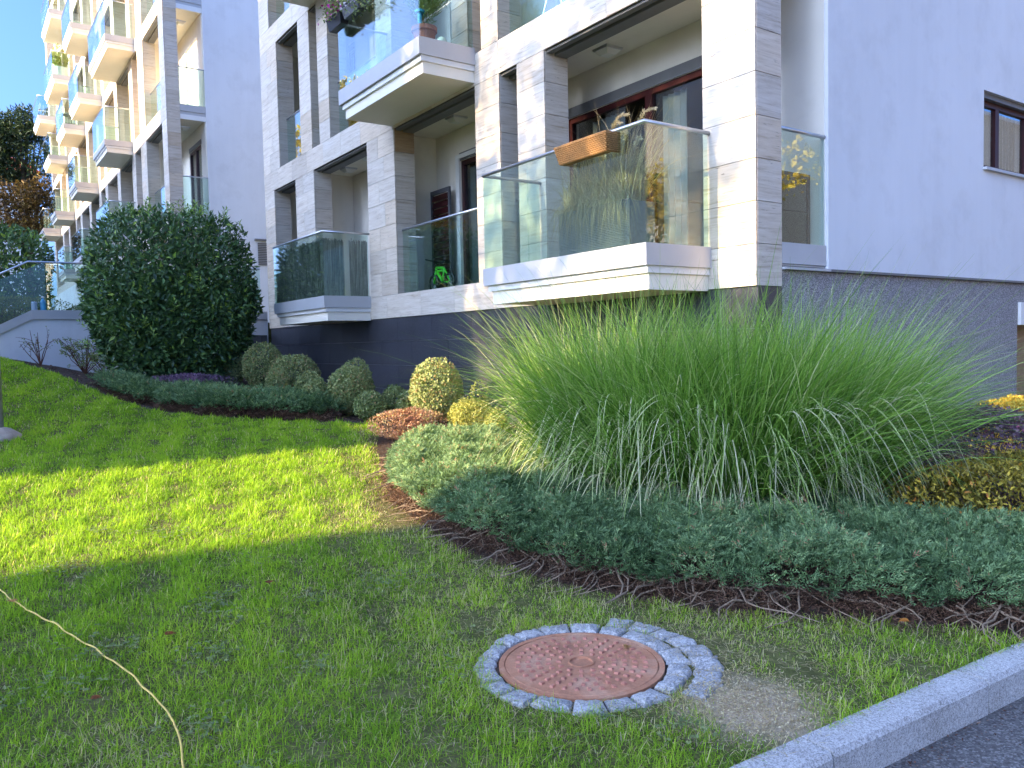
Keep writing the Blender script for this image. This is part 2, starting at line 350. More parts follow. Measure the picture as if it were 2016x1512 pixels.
def blades(P, D, H, L, W, droop, segs, twist=None, pw=2.2):
    """curved strips: start at P going D, bending towards -Z by droop and sideways H; returns V, quads, tris"""
    n = len(P); t = np.linspace(0, 1, segs+1)
    D = unit(D); side = unit(np.cross(D, np.array([0, 0, 1.])+1e-4)); 
    if twist is not None: 
        ca, sa = np.cos(twist)[:, None], np.sin(twist)[:, None]; side = side*ca+np.cross(D, side)*sa
    V = np.zeros((n, segs+1, 2, 3)); 
    for i, tt in enumerate(t):
        C = P+D*(L*tt)[:, None]+np.array([0, 0, -1.])*(droop*L*tt**pw)[:, None]+H*(L*tt**2)[:, None]
        wd = (W*(1-tt**2.5)*(.55+.45*min(1, tt*6)))[:, None]*.5 if i < segs else (W*.04)[:, None]
        V[:, i, 0] = C-side*wd; V[:, i, 1] = C+side*wd
    idx = np.arange(n)[:, None]*(2*(segs+1)); Q = []
    for i in range(segs): Q.append(idx+np.array([2*i, 2*i+1, 2*i+3, 2*i+2]))
    return V.reshape(-1, 3), np.concatenate(Q), 2*(segs+1)
def ptint(n, a=.5, s=.2): return np.clip(rng.normal(a, s, n), 0, 1)
def clump_noise(P, sc, seed=0, k=7):
    r = np.random.default_rng(seed); out = np.zeros(len(P))
    for i in range(k):
        d = r.normal(size=P.shape[1])*sc*(1+.5*i); out += np.sin(P@d+r.uniform(0, 6.3))/(1+.4*i)
    return out/2.6
# ------------------------------------------------------------------ terrain
def zt(X, Y):
    X = np.asarray(X, float); Y = np.asarray(Y, float)
    z = -1.75+.055*np.maximum(0, 1.5-X); z = np.where(X < -16, -1.75+.055*17.5, z)
    t = np.clip((-5-X)/8, 0, 1); t = t*t*(3-2*t)
    z = z+t*.23*np.clip(-3.3-Y, 0, 4.0)
    return z
LEFT_EDGE = [(-14.4, -5.45), (-13.69, -5.36), (-11.68, -4.68), (-9.6, -4.31), (-7.83, -3.88), (-6.9, -3.26), (-5.84, -2.35), (-5.2, -1.55), (-4.6, -1.75), (-3.44, -2.35), (-2.3, -2.85), (-1.0, -3.37), (-.1, -3.49), (.54, -3.53), (1.29, -3.40), (2.12, -3.06), (2.68, -2.55), (3.262, -2.2)]
BED = LEFT_EDGE+[(3.66, 6.9), (0, 6.9), (0, 0), (-14.4, 0)]
def inpoly(X, Y, poly):
    X = np.asarray(X); Y = np.asarray(Y); c = np.zeros(X.shape, bool); n = len(poly); j = n-1
    for i in range(n):
        xi, yi = poly[i]; xj, yj = poly[j]
        m = ((yi > Y) != (yj > Y)) & (X < (xj-xi)*(Y-yi)/(yj-yi+1e-12)+xi); c ^= m; j = i
    return c
def edge_dist(X, Y, line):
    P = np.stack([X, Y], -1); best = np.full(P.shape[:-1], 1e9)
    for (ax, ay), (bx, by) in zip(line[:-1], line[1:]):
        a = np.array([ax, ay]); d = np.array([bx-ax, by-ay]); t = np.clip(((P-a)@d)/(d@d), 0, 1)
        best = np.minimum(best, np.linalg.norm(P-a-t[..., None]*d, axis=-1))
    return best
def grid_mesh(xs, ys, zf):
    X, Y = np.meshgrid(xs, ys); Z = zf(X, Y); V = np.stack([X, Y, Z], -1).reshape(-1, 3); nx = len(xs)
    i = (np.arange(len(ys)-1)[:, None]*nx+np.arange(nx-1)[None]).reshape(-1, 1)
    return V, i+np.array([0, 1, nx+1, nx])
xs = np.concatenate([np.linspace(-14.6, -6, 60), np.linspace(-5.95, 3.75, 244)]); ys = np.concatenate([np.linspace(-40, -9, 32), np.linspace(-8.9, 0, 200), np.linspace(.1, 7, 60)])
def zg(X, Y):
    P = np.stack([X.ravel(), Y.ravel()], -1)
    rm = np.hypot(X-2.205, Y+4.045)
    return zt(X, Y)+(clump_noise(P, 4., 3)*.010+clump_noise(P, 14., 4)*.006).reshape(X.shape)*np.clip((rm-.5)*3, 0, 1)*np.clip((3.05+.045*(Y+4.1)-X)/.3, 0, 1)-.012*(X > 3.15+.045*(Y+4.1))-.055*(rm < .42)-.006*((rm >= .42) & (rm < .62))
V, Q = grid_mesh(xs, ys, zg)
cx = V[Q].mean(1); Q = Q[cx[:, 0] < 3.25+.045*(cx[:, 1]+4.1)]; cx = V[Q].mean(1); inb = inpoly(cx[:, 0], cx[:, 1], BED)
o = struct(link('lawn', make_mesh('lawn', V, quads=Q[~inb]), 'turf_soil', smooth=True)); o['label'] = 'short green lawn rising from the kerb to the left'
o = struct(link('garden_bed', make_mesh('garden_bed', V, quads=Q[inb]), 'bed_soil', smooth=True)); o['label'] = 'dark soil of the planting bed along the wall'
m = MB(); m.prism([(3.307+.045*(-80+4.1), -80), (60, -80), (60, 90), (3.307+.045*(90+4.1), 90)], -2.6, -1.882); struct(obj('road', m, 'asphalt'))
m = MB(); m.box(-150, 150, -150, 150, -3.2, -2.62); struct(obj('ground', m, 'turf_soil'))
m = MB(); m.box(-90, -14.62, -150, 40, -2.6, .33); struct(obj('terrace', m, 'turf_soil'))
m = MB(); m.box(-14.6, 1.4, -90, -40.01, -2.6, -.9); struct(obj('verge', m, 'turf_soil'))
kerb = bpy.data.objects.new('kerb', None); COL.objects.link(kerb); kerb.location = (3.172, -4.1, -1.742); struct(kerb); kerb['label'] = 'grey granite kerb between lawn and asphalt'
ys_k = [-3.86+1.0*k for k in range(-16, 22)]
for y in ys_k:
    m = MB(); dx = rng.uniform(-.003, .003); b = .012
    prof = [(3.172+dx, -2.05), (3.307+dx, -2.05), (3.307+dx, -1.752-b+.002), (3.307+dx-b, -1.742), (3.172+dx, -1.742)]
    n0 = len(m.v)
    for yy in (y+.006, y+.994): m.v += [(px, yy, pz) for px, pz in prof]
    k5 = 5
    m.f += [tuple(range(5)), tuple(range(9, 4, -1))]+[(a, 5+a, 5+(a+1) % 5, (a+1) % 5) for a in range(5)]
    obj('kerb_stone', m, 'kerb_granite', kerb)
kerb.rotation_euler.z = -math.atan(.045)

# ------------------------------------------------------------------ buildings
SH = 3.237
def zsof(k): return .155+SH*k          # balcony soffits
def zfl(k): return .568+SH*k           # loggia floors
def zlin(k): return 3.354+SH*k         # bottom of the beam over storey k
def clad_front(bld, x0, x1, z0, z1, y=0., joints=None, mats=None, th=.018, yoff=0.):
    xsj = [x0]+[j for j in (joints or []) if x0 < j < x1]+[x1]
    for a, b in zip(xsj[:-1], xsj[1:]):
        slab_piece('stone_panel', a+.003, b-.003, y-rng.uniform(0, .0015), y+th, z0+.0032, z1-.0032, 'travertine', bld)
def clad_side(bld, x, y0, y1, z0, z1, mat='travertine', th=.018):
    slab_piece('stone_panel', x-th, x+rng.uniform(0, .0012), y0+.002, y1-.002, z0+.0032, z1-.0032, mat, bld)
def courses(z0, z1, h=.4):
    z = [z0]
    while z[-1]+h*1.3 < z1: z.append(z[-1]+h)
    return z+[z1]
def pillar(bld, core, x0, x1, z0, z1, Y=0., dep=.385, rust_top=False, panels=True):
    if not panels:
        core.box(x0, x1, Y, Y+dep, z0, z1); return
    core.box(x0+.004, x1-.019, Y+.019, Y+dep-.002, z0, z1)
    zs = courses(z0, z1)
    for i, (a, b) in enumerate(zip(zs[:-1], zs[1:])):
        jo = []
        if x1-x0 > .85: jo = [x0+(x1-x0)*(.62 if i % 2 else .42)]
        clad_front(bld, x0, x1, a, b, Y, jo)
        clad_side(bld, x1, Y+.02, Y+dep, a, b, 'travertine_rust' if (rust_top and i == len(zs)-2) else 'travertine')
def balcony(bld, x0, x1, z, Y=0., prot=.90, xr_in=0.0, parent_mat='white_paint', reed_screen=False, simple=False, mid=None, d=(.155, .225, .435), fmat='grey_metal'):
    yf = Y-prot
    m = MB(); m.box(x0+.10, x1-.045, yf+.075, Y+.0, z, z+d[0])
    bal = obj('balcony', m, 'bounce_white', bld)
    m = MB(); m.box(x0+.055, x1-.022, yf+.04, Y-.001, z+d[0]+.002, z+d[1]); obj('slab', m, 'white_paint', bal)
    m = MB(); m.box(x0, x1, yf, yf+.03, z+d[1]+.002, z+d[2]); m.box(x0, x0+.03, yf+.03, Y, z+d[1]+.002, z+d[2]); m.box(x1-.03, x1, yf+.03, Y-.001, z+d[1]+.002, z+d[2])
    m.box(x0+.03, x1-.03, yf+.03, Y+.3, z+d[1]+.03, z+d[2]-.03)
    obj('fascia', m, fmat, bal)
    zt_, zr = z+d[2], z+1.56
    xm = mid if mid is not None else x0+(x1-x0)*.47
    if simple: spans = [(x0+.02, x1-.02)]
    else: spans = [(x0+.02, xm-.005), (xm+.005, x1-.02)]
    for a, b in spans:
        m = MB(); m.box(a, b, yf+.015, yf+.027, zt_-.02, zr-.015); obj('glass_panel', m, 'glass', bal)
    for xx in (x0+.012, x1-.024):
        m = MB(); m.box(xx, xx+.012, yf+.03, Y-.03, zt_-.02, zr-.015); obj('glass_panel', m, 'glass', bal)
    r = .021
    m = MB(); m.tube([(x0+.018, Y+.03, zr), (x0+.018, yf+.021, zr), (x1-.018, yf+.021, zr), (x1-.018, Y+.0, zr)], r, 8); obj('handrail', m, 'steel', bal, smooth=True)
    return bal
def flush_glass(bld, x0, x1, z, Y, h=1.08, joint=None, rail=True):
    """glass balustrade flush in an opening"""
    xs_ = [x0, joint, x1] if joint else [x0, x1]
    m = MB(); m.tube([(x0, Y, z+h), (x1, Y, z+h)], .021, 8); r = obj('handrail', m, 'steel', bld, smooth=True)
    for a, b in zip(xs_[:-1], xs_[1:]):
        m = MB(); m.box(a+.004, b-.004, Y-.006, Y+.006, z, z+h-.015); obj('glass_panel', m, 'glass', r)
def door(bld, x0, x1, z0, z1, Y, mulls=(), fr=.075, mat='brown_frame', header=.14, curtain=(), glassmat='window_glass'):
    m = MB()
    m.box(x0, x0+fr, Y-.03, Y+.05, z0, z1); m.box(x1-fr, x1, Y-.03, Y+.05, z0, z1); m.box(x0+fr, x1-fr, Y-.03, Y+.05, z1-fr, z1); m.box(x0+fr, x1-fr, Y-.03, Y+.05, z0, z0+fr)
    for q in mulls: m.box(q-fr*.8, q+fr*.8, Y-.035, Y+.045, z0+fr, z1-fr)
    d = obj('terrace_door', m, mat, bld)
    ed = [x0+fr]+list(mulls)+[x1-fr]
    for i, (a, b) in enumerate(zip(ed[:-1], ed[1:])):
        m = MB(); m.box(a+(fr*.8 if i else 0), b-(fr*.8 if i < len(ed)-2 else 0), Y+.005, Y+.017, z0+fr, z1-fr); obj('pane', m, glassmat, d)
    if header:
        m = MB(); m.box(x0-.02, x1+.02, Y-.06, Y+.02, z1+.002, z1+header); obj('blind_box', m, 'shade_track', d)
    for a, b in curtain:
        n = max(6, int((b-a)/.045)); m = MB()
        for i in range(n):
            xa, xb = a+(b-a)*i/n, a+(b-a)*(i+1)/n; ya, yb = Y+.12+(.02 if i % 2 else -.02), Y+.12+(-.02 if i % 2 else .02)
            m.hexa([(xa, ya, z0+.03), (xb, yb, z0+.03), (xb, yb+.006, z0+.03), (xa, ya+.006, z0+.03), (xa, ya, z1-.1), (xb, yb, z1-.1), (xb, yb+.006, z1-.1), (xa, ya+.006, z1-.1)])
        obj('curtain', m, 'curtain', d)
    return d
def wall_x(mb, x0, x1, Y, th, z0, z1, holes):
    """wall in the XZ plane with rectangular holes (hx0,hx1,hz0,hz1), not overlapping in x"""
    x = x0
    for hx0, hx1, hz0, hz1 in sorted(holes):
        if hx0 > x: mb.box(x, hx0, Y, Y+th, z0, z1)
        if hz0 > z0+.001: mb.box(hx0, hx1, Y, Y+th, z0, hz0)
        if hz1 < z1-.001: mb.box(hx0, hx1, Y, Y+th, hz1, z1)
        x = hx1
    if x < x1: mb.box(x, x1, Y, Y+th, z0, z1)
def ceiling_lamp(bld, x, y, z):
    m = MB(); m.hexa([(x-.13, y-.13, z-.03), (x+.13, y-.13, z-.03), (x+.13, y+.13, z-.03), (x-.13, y+.13, z-.03), (x-.14, y-.14, z), (x+.14, y-.14, z), (x+.14, y+.14, z), (x-.14, y+.14, z)])
    l = obj('ceiling_lamp', m, 'steel', bld)
    m = MB(); m.hexa([(x-.07, y-.07, z-.085), (x+.07, y-.07, z-.085), (x+.07, y+.07, z-.085), (x-.07, y+.07, z-.085), (x-.12, y-.12, z-.031), (x+.12, y-.12, z-.031), (x+.12, y+.12, z-.031), (x-.12, y+.12, z-.031)])
    obj('diffuser', m, 'lamp_glass', l)
def lintel_track(bld, x0, x1, z, Y=0.):
    m = MB(); m.box(x0, x1, Y+.17, Y+.36, z-.045, z-.002); t_ = obj('shade_track', m, 'shade_track', bld)
    m = MB(); m.box(x0, x1, Y+.04, Y+.13, z-.03, z-.002); obj('rail', m, 'shade_track', t_)

# ---- nearer block
B = thing('apartment_building', 'nearer cream travertine apartment block with a white rendered end wall on the right', 'building', (-7, 3, -1.7))
core = MB(); dark = MB(); inner = MB(); white = MB(); ceil = MB()
G = [(-14.236, -13.545), (-12.154, -11.077), (-8.495, -7.413), (-4.854, -4.237), (-3.822, -3.226), (-.645, 0)]
F1 = [(-14.236, -13.10), (-11.74, -11.10), (-10.69, -10.14), (-8.0, -7.40), (-5.46, -5.0), (-4.66, -4.237), (-.645, 0)]
F2 = G
BACK = 1.10
for x0, x1 in G: pillar(B, core, x0, x1, .568, 3.354, rust_top=(x0 == -8.495))
for x0, x1 in F1: pillar(B, core, x0, x1, zfl(1)-.008, zlin(1))
for x0, x1 in F2: pillar(B, core, x0, x1, zfl(2)-.008, zlin(2), panels=(x0 < -10))
# travertine plinth band and beams
jb = [-13.3, -12.4, -11.5, -10.6, -9.7, -8.8, -7.85, -6.62, -5.55, -4.5, -3.7, -2.7, -1.7, -.9]
core.box(-14.23, -.02, .019, .385, .17, .566)
clad_front(B, -14.236, 0, .168, .568, 0, jb)
clad_side(B, 0, .02, .385, .168, .568)
for k in (0, 1, 2):
    z0, z1 = zlin(k), 3.797+SH*k
    core.box(-14.23, -.02, .019, .385, z0+.002, z1-.004)
    jj = [-13.25, -12.35, -11.45, -10.55, -9.65, -8.75, -7.9, -7.0, -6.1, -5.2, -4.25, -3.2, -2.05, -1.05]
    clad_front(B, -14.236, 0, z0, z1, 0, [x+.3*k for x in jj])
    clad_side(B, 0, .02, .385, z0, z1)
obj('facade_core', core, 'joint', B)
# dark tracks below the beams
for P, k in ((G, 0), (F1, 1), (F2, 2)):
    for (a, b), (c_, d_) in zip(P[:-1], P[1:]): lintel_track(B, b+.003, c_-.003, zlin(k))
# loggia floors, ceilings, back walls
for k in range(4):
    z = zfl(k)
    inner.box(-14.2, -.04, .39, BACK-.002, z-.17, z-.004)
holes = {0: [(-13.2, -12.3, zfl(0), 2.86), (-10.25, -9.2, zfl(0), 2.86), (-7.08, -5.3, zfl(0), 2.86), (-4.12, -1.2, zfl(0), 2.86)],
         1: [(-13.0, -11.3, zfl(1), 2.86+SH), (-9.9, -8.4, zfl(1), 2.86+SH), (-7.3, -5.0, zfl(1), 2.86+SH), (-4.0, -1.2, zfl(1), 2.86+SH)],
         2: [(-13.2, -12.2, zfl(2), 2.86+2*SH), (-10.6, -9.2, zfl(2), 2.86+2*SH), (-6.6, -5.3, zfl(2), 2.86+2*SH)]}
for k in range(3):
    wall_x(inner, -14.2, -.02, BACK, .2, zfl(k), 3.42+SH*k, holes[k])
    ceil.box(-14.2, -.04, .39, BACK+.2, 3.425+SH*k, 3.60+SH*k)
    for xa, xb in ((-14.2, -14.0), (-11.75, -11.6), (-8.05, -7.9), (-4.5, -4.36)):
        inner.box(xa, xb, .387, BACK-.003, zfl(k), 3.42+SH*k)
obj('loggia_wall', inner, 'cream_render', B)
obj('loggia_ceiling', ceil, 'cream_render', B)
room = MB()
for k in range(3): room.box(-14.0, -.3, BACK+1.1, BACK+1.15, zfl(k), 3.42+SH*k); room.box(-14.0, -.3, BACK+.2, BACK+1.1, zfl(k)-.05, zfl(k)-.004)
obj('room', room, 'unlit_room', B)
door(B, -4.12, -1.2, zfl(0), 2.86, BACK+.05, mulls=(-2.52,), mat='red_wood', curtain=[(-3.75, -3.1), (-2.40, -2.0), (-1.75, -1.4)])
door(B, -7.08, -5.3, zfl(0), 2.86, BACK+.05, mulls=(-6.2,), curtain=[(-7.0, -6.7)])
door(B, -10.25, -9.2, zfl(0), 2.86, BACK+.05, curtain=[(-10.2, -9.8)])
door(B, -13.2, -12.3, zfl(0), 2.86, BACK+.05)
door(B, -13.0, -11.3, zfl(1), 2.86+SH, BACK+.05, mulls=(-12.1,), mat='red_wood')
door(B, -9.9, -8.4, zfl(1), 2.86+SH, BACK+.05)
door(B, -7.3, -5.0, zfl(1), 2.86+SH, BACK+.05, mulls=(-6.1,))
door(B, -4.0, -1.2, zfl(1), 2.86+SH, BACK+.05, mulls=(-2.6,), mat='red_wood', curtain=[(-3.8, -3.2)])
door(B, -10.6, -9.2, zfl(2), 2.86+2*SH, BACK+.05)
door(B, -13.2, -12.2, zfl(2), 2.86+2*SH, BACK+.05); door(B, -6.6, -5.3, zfl(2), 2.86+2*SH, BACK+.05)
# white reveal beside the middle door
m = MB(); m.box(-7.20, -7.085, BACK-.03, BACK-.002, zfl(0), 2.97); m.box(-7.083, -5.2, BACK-.03, BACK-.002, 2.90, 2.97); obj('door_reveal', m, 'white_paint', B)
balcony(B, -3.36, -.548, zsof(0), mid=-2.43, fmat='warm_metal')
LLB = balcony(B, -11.16, -8.49, zsof(0), mid=-9.9)
UMB = balcony(B, -7.58, -4.815, zsof(1)+.005, mid=-6.25, d=(.155, .235, .470), fmat='warm_metal')
balcony(B, -11.16, -8.49, zsof(2), mid=-9.9); balcony(B, -3.36, -.548, zsof(2), mid=-2.3)
flush_glass(B, -7.41, -4.858, zfl(0)+.01, .12, 1.08, -6.05)
flush_glass(B, -13.54, -12.16, zfl(0)+.01, .2, 1.08)
flush_glass(B, -13.095, -11.745, zfl(1)+.01, .2, 1.08); flush_glass(B, -11.095, -10.695, zfl(1)+.01, .2, 1.08); flush_glass(B, -10.13, -7.59, zfl(1)+.01, .2, 1.08, -9.0)
flush_glass(B, -4.23, -.65, zfl(1)+.01, .2, 1.08, -2.4); flush_glass(B, -13.54, -12.16, zfl(2)+.01, .2, 1.08)
flush_glass(B, -4.23, -3.83, zfl(0)+.01, .25, 1.08)
ceiling_lamp(B, -6.55, .72, 3.424); ceiling_lamp(B, -2.92, .80, 3.424); ceiling_lamp(B, -9.7, .6, 3.424); ceiling_lamp(B, -10.9, .7, 3.424)
# side opening next to the corner pillar
m = MB(); m.box(-.05, .0, .387, 1.108, .60-.205, .60); m.box(-.05, -.02, .387, 1.108, .375, .392); sp = obj('side_fascia', m, 'grey_metal', B)
m = MB(); m.box(-.04, .04, .387, 1.135, .335, .360); obj('sill', m, 'grey_metal', B)
m = MB(); m.box(-.031, -.019, .39, 1.105, .598, 1.68); obj('glass_panel', m, 'glass', sp)
m = MB(); m.tube([(-.025, .387, 1.70), (-.025, 1.13, 1.70)], .021, 8); obj('handrail', m, 'steel', sp, smooth=True)
# rendered end wall with window, plinth and garage opening
w0 = MB(); WX = .02
def wall_y(mb, y0, y1, X0, X1, z0, z1, holes):
    y = y0
    for a, b, c_, d_ in sorted(holes):
        mb.box(X0, X1, y, a, z0, z1)
        if c_ > z0: mb.box(X0, X1, a, b, z0, c_)
        if d_ < z1: mb.box(X0, X1, a, b, d_, z1)
        y = b
    if y < y1: mb.box(X0, X1, y, y1, z0, z1)
wall_y(w0, 1.115, 14, -.25, WX, .362, 10.6, [(4.39, 7.4, 1.75, 2.70)])
w0.box(-14.24, -.251, 1.55+.9, 14, .362, 10.6)
w0.box(-14.24, -14.20, .387, 2.449, .17, 10.6)
obj('rendered_wall', w0, 'white_render', B)
m = MB(); m.box(-.25, WX+.012, 1.116, 14, .335, .360); obj('drip_edge', m, 'shade_track', B)
w1 = MB(); wall_y(w1, .387, 14, -.3, -.012, -2.3, .333, [(5.43, 8.3, -2.3, .05)])
obj('plinth', w1, 'pebble_dash', B)
m = MB(); m.box(-.24, -.2, 5.43, 8.3, -2.0, .05); gd = obj('garage_door', m, 'wood', B)
m = MB(); m.box(-.011, .03, 5.44, 8.3, -.22, .08); obj('lintel_panel', m, 'white_paint', B)
# window in the end wall
m = MB(); Xw = -.14
for a, b, c_, d_ in ((4.39, 7.4, 2.56, 2.63), (4.39, 7.4, 1.75, 1.82), (4.39, 4.45, 1.82, 2.56), (4.92, 5.02, 1.82, 2.56), (5.75, 5.85, 1.82, 2.56), (6.55, 6.65, 1.82, 2.56)): m.box(Xw, Xw+.06, a, b, c_, d_)
wn = obj('window', m, 'red_wood', B)
m = MB()
for a, b in ((4.45, 4.92), (5.02, 5.75), (5.85, 6.55), (6.65, 7.4)): m.box(Xw+.02, Xw+.032, a, b, 1.82, 2.56)
obj('pane', m, 'window_glass', wn)
m = MB(); m.box(Xw+.01, Xw+.015+.10, 4.39, 7.4, 2.632, 2.698); obj('blind_box', m, 'shade_track', wn)
m = MB(); m.box(Xw+.061, WX+.05, 4.37, 7.4, 1.715, 1.748); obj('window_sill', m, 'grey_metal', wn)
m = MB(); m.box(-.9, -.85, 4.3, 7.6, 1.6, 2.8); obj('room', m, 'unlit_room', wn)
m = MB()
for i in range(14): m.box(Xw-.12+(.015 if i % 2 else 0), Xw-.11+(.015 if i % 2 else 0), 5.2+i*.045, 5.245+i*.045, 1.76, 2.6)
obj('curtain', m, 'curtain', wn)
# dark granite base
base = MB(); base.box(-14.2, -.02, .05, .386, -2.3, .166); obj('base_core', base, 'light_joint', B)
zsb = [-2.3, -1.91, -1.49, -1.07, -.65, -.235, .166]
for i, (a, b) in enumerate(zip(zsb[:-1], zsb[1:])):
    if b < -1.5: continue
    x = -14.22; off = .5 if i % 2 else 0
    while x < 0:
        x1 = min(0, x+1.2-(off if x == -14.22 else 0)); slab_piece('granite_panel', x+.003, x1-.003, .025, .049, a+.005, b-.005, 'dark_granite', B); x = x1
    slab_piece('granite_panel', -.018, -.003, .052, .384, a+.0015, b-.0015, 'dark_granite', B)
m = MB(); m.box(-14.3, .1, .0, 14, 10.6, 10.8); obj('roof', m, 'grey_metal', B)
# small grey vent grille on the white wall past the far corner is on the other block (below)

# ---- farther block
LX, LY = -20.52, -.79
C = thing('apartment_building', 'farther sunlit apartment block with rows of stacked glass balconies behind the round laurel', 'building', (-38, 4, .33))
core = MB(); inner = MB(); ceil = MB(); tr = MB(); wh = MB(); room = MB()
LP = [(-21.17, -20.52), (-24.55, -23.6), (-26.2, -25.55), (-29.3, -28.65), (-32.3, -31.65), (-34.1, -33.45), (-37.2, -36.5), (-40.4, -39.7), (-42.4, -41.8), (-45.5, -44.8), (-48.4, -47.7), (-52.9, -52.2)]
NF = 6
for k in range(-0, NF):
    z0, z1 = zfl(k)-.008, zlin(k)
    for i, (a, b) in enumerate(LP):
        pillar(C, core, a, b, z0, z1, LY, .385, panels=(i < 2 and k in (1, 2, 3)))
        if i and i < 8 and k > 0: lintel_track(C, b+.003, LP[i-1][0]-.003, z1, LY)
    if 0 < k < 4:
        core.box(LP[-1][0], -20.54, LY+.02, LY+.385, z1+.002, 3.795+SH*k)
        clad_front(C, -24.55, -20.52, z1, 3.797+SH*k, LY, [-23.6, -22.6, -21.6]); clad_side(C, -20.52, LY+.02, LY+.385, z1, 3.797+SH*k)
        core.box(LP[-1][0], -24.553, LY, LY+.0195, z1+.002, 3.795+SH*k)
    else: core.box(LP[-1][0], -20.52, LY, LY+.385, z1+.002, 3.795+SH*k)
    inner.box(-53, -20.57, LY+.39, LY+BACK, zfl(k)-.17, zfl(k)-.004)
    hs = [(q, q+1.5, zfl(k), 2.86+SH*k) for q in (-22.6, -28.2, -35.6, -39.3, -43.9, -51.5)]
    wall_x(inner, -53, -20.545, LY+BACK, .2, zfl(k), 3.42+SH*k, hs)
    for q in LP[1:]: inner.box(q[0]+.2, q[1]-.2, LY+.387, LY+BACK-.003, zfl(k), 3.42+SH*k)
    ceil.box(-53, -20.56, LY+.39, LY+BACK+.2, 3.425+SH*k, 3.60+SH*k)
    room.box(-53, -20.6, LY+BACK+.8, LY+BACK+.85, zfl(k), 3.42+SH*k)
    for j, h in enumerate(hs):
        if k == 2 and j == 0:
            m = MB()   # slatted roller shutter
            for s_ in range(48): m.box(h[0]+.02, h[1]-.02, LY+BACK+.03, LY+BACK+.045, h[2]+.02+s_*.048, h[2]+.02+s_*.048+.042)
            obj('roller_shutter', m, 'cream_render', C)
        elif j < 4: door(C, h[0], h[1], h[2], h[3], LY+BACK+.05, mulls=((h[0]+h[1])/2,), mat='brown_frame' if (k+j) % 2 else 'red_wood', curtain=[(h[0]+.1, h[0]+.5)])
obj('facade_core', core, 'travertine', C); obj('loggia_wall', inner, 'cream_render', C); obj('loggia_ceiling', ceil, 'cream_render', C); obj('room', room, 'unlit_room', C)
wh.box(LX-.25, LX+.02, LY+1.13, 14, -.5, 20.2); wh.box(-53.2, LX-.26, LY+2.3, 14, -.5, 20.2)
obj('rendered_wall', wh, 'white_render', C)
m = MB(); m.box(-52.9, -20.55, LY+.03, LY+2.2, -.5, .56); obj('base_wall', m, 'white_render', C)
m = MB(); m.box(-53.3, -20.4, LY-.1, 14, 20.2, 20.4); obj('roof', m, 'grey_metal', C)
m = MB(); m.box(-52.8, -36, LY-.15, LY-.01, .33, 3.3); m.box(-35.0, -29.5, LY-.15, LY-.01, .33, 3.3); obj('screen_wall', m, 'white_render', C)
for k in range(1, 4):
    z = .60+SH*k
    m = MB(); m.box(LX-.05, LX, LY+.387, LY+1.125, z-.205, z); m.box(LX-.05, LX-.02, LY+.387, LY+1.125, z-.30, z-.21); sp = obj('side_fascia', m, 'grey_metal', C)
    m = MB(); m.box(LX-.05, LX-.005, LY+.387, LY+1.125, zsof(k), z-.302); obj('slab_edge', m, 'white_paint', sp)
    m = MB(); m.box(LX-.031, LX-.019, LY+.39, LY+1.12, z, z+1.09); obj('glass_panel', m, 'glass', sp)
    m = MB(); m.tube([(LX-.025, LY+.387, z+1.1), (LX-.025, LY+1.16, z+1.1)], .02, 6); obj('handrail', m, 'steel', sp, smooth=True)
    flush_glass(C, -23.595, -21.175, zfl(k)+.01, LY+.2, 1.08)
    ceiling_lamp(C, -21.6, LY+.75, 3.424+SH*k)
LB = [(3, -28.76, -24.9), (3, -35.0, -32.06), (3, -40.25, -37.34), (4, -36.3, -33.36), (4, -44.95, -40.8), (2, -28.64, -25.93), (2, -36.5, -34.09), (2, -44.87, -42.4), (4, -52.3, -48.95), (3, -47.2, -44.2), (2, -52.0, -49.1), (1, -28.7, -25.9), (1, -36.3, -33.3), (1, -42.3, -39.7), (4, -28.76, -25.9), (5, -36.3, -33.4), (0, -36.3, -33.4), (5, -44.9, -41), (5, -28.7, -25)]
for k, a, b in LB: balcony(C, a, b, zsof(k), LY, simple=True, fmat='warm_metal')
m = MB()
for i in range(13): m.box(LX+.021, LX+.05, 1.76, 2.04, 2.35+i*.055, 2.39+i*.055)
m.box(LX+.021, LX+.12, 1.66, 2.2, 3.12, 3.17); obj('vent_grille', m, 'shade_track', C)

# ---- retaining wall with coping and glass
RW = thing('retaining_wall', 'low rendered retaining wall with pale coping and glass railing behind the round laurel', 'wall', (-14.5, -3, -1.0))
m = MB(); m.box(-14.62, -14.42, -4.9, .02, -1.4, .399)
m.hexa([(-14.62, -9.5, -1.4), (-14.42, -9.5, -1.4), (-14.42, -4.901, -1.4), (-14.62, -4.901, -1.4), (-14.62, -9.5, -2.0+.0), (-14.42, -9.5, -2.0), (-14.42, -4.901, .395), (-14.62, -4.901, .395)][:4]+[(-14.62, -9.5, -1.35), (-14.42, -9.5, -1.35), (-14.42, -4.901, .395), (-14.62, -4.901, .395)])
obj('rendered_face', m, 'white_render', RW)
m = MB(); m.box(-14.68, -14.38, -4.9, .0, .40, .59)
m.hexa([(-14.68, -6.5, -.44), (-14.38, -6.5, -.44), (-14.38, -4.902, .399), (-14.68, -4.902, .399), (-14.68, -6.5, -.25), (-14.38, -6.5, -.25), (-14.38, -4.902, .59), (-14.68, -4.902, .59)])
obj('coping', m, 'grey_metal', RW)
m = MB(); m.tube([(-14.53, -6.5, .75), (-14.53, -4.92, 1.60), (-14.53, -.1, 1.62)], .022, 8); obj('handrail', m, 'steel', RW, smooth=True)
for a, b in ((-4.6, -3.1), (-3.08, -1.55), (-1.53, -.1)):
    m = MB(); m.box(-14.536, -14.524, a, b, .6, 1.60); obj('glass_panel', m, 'glass', RW)
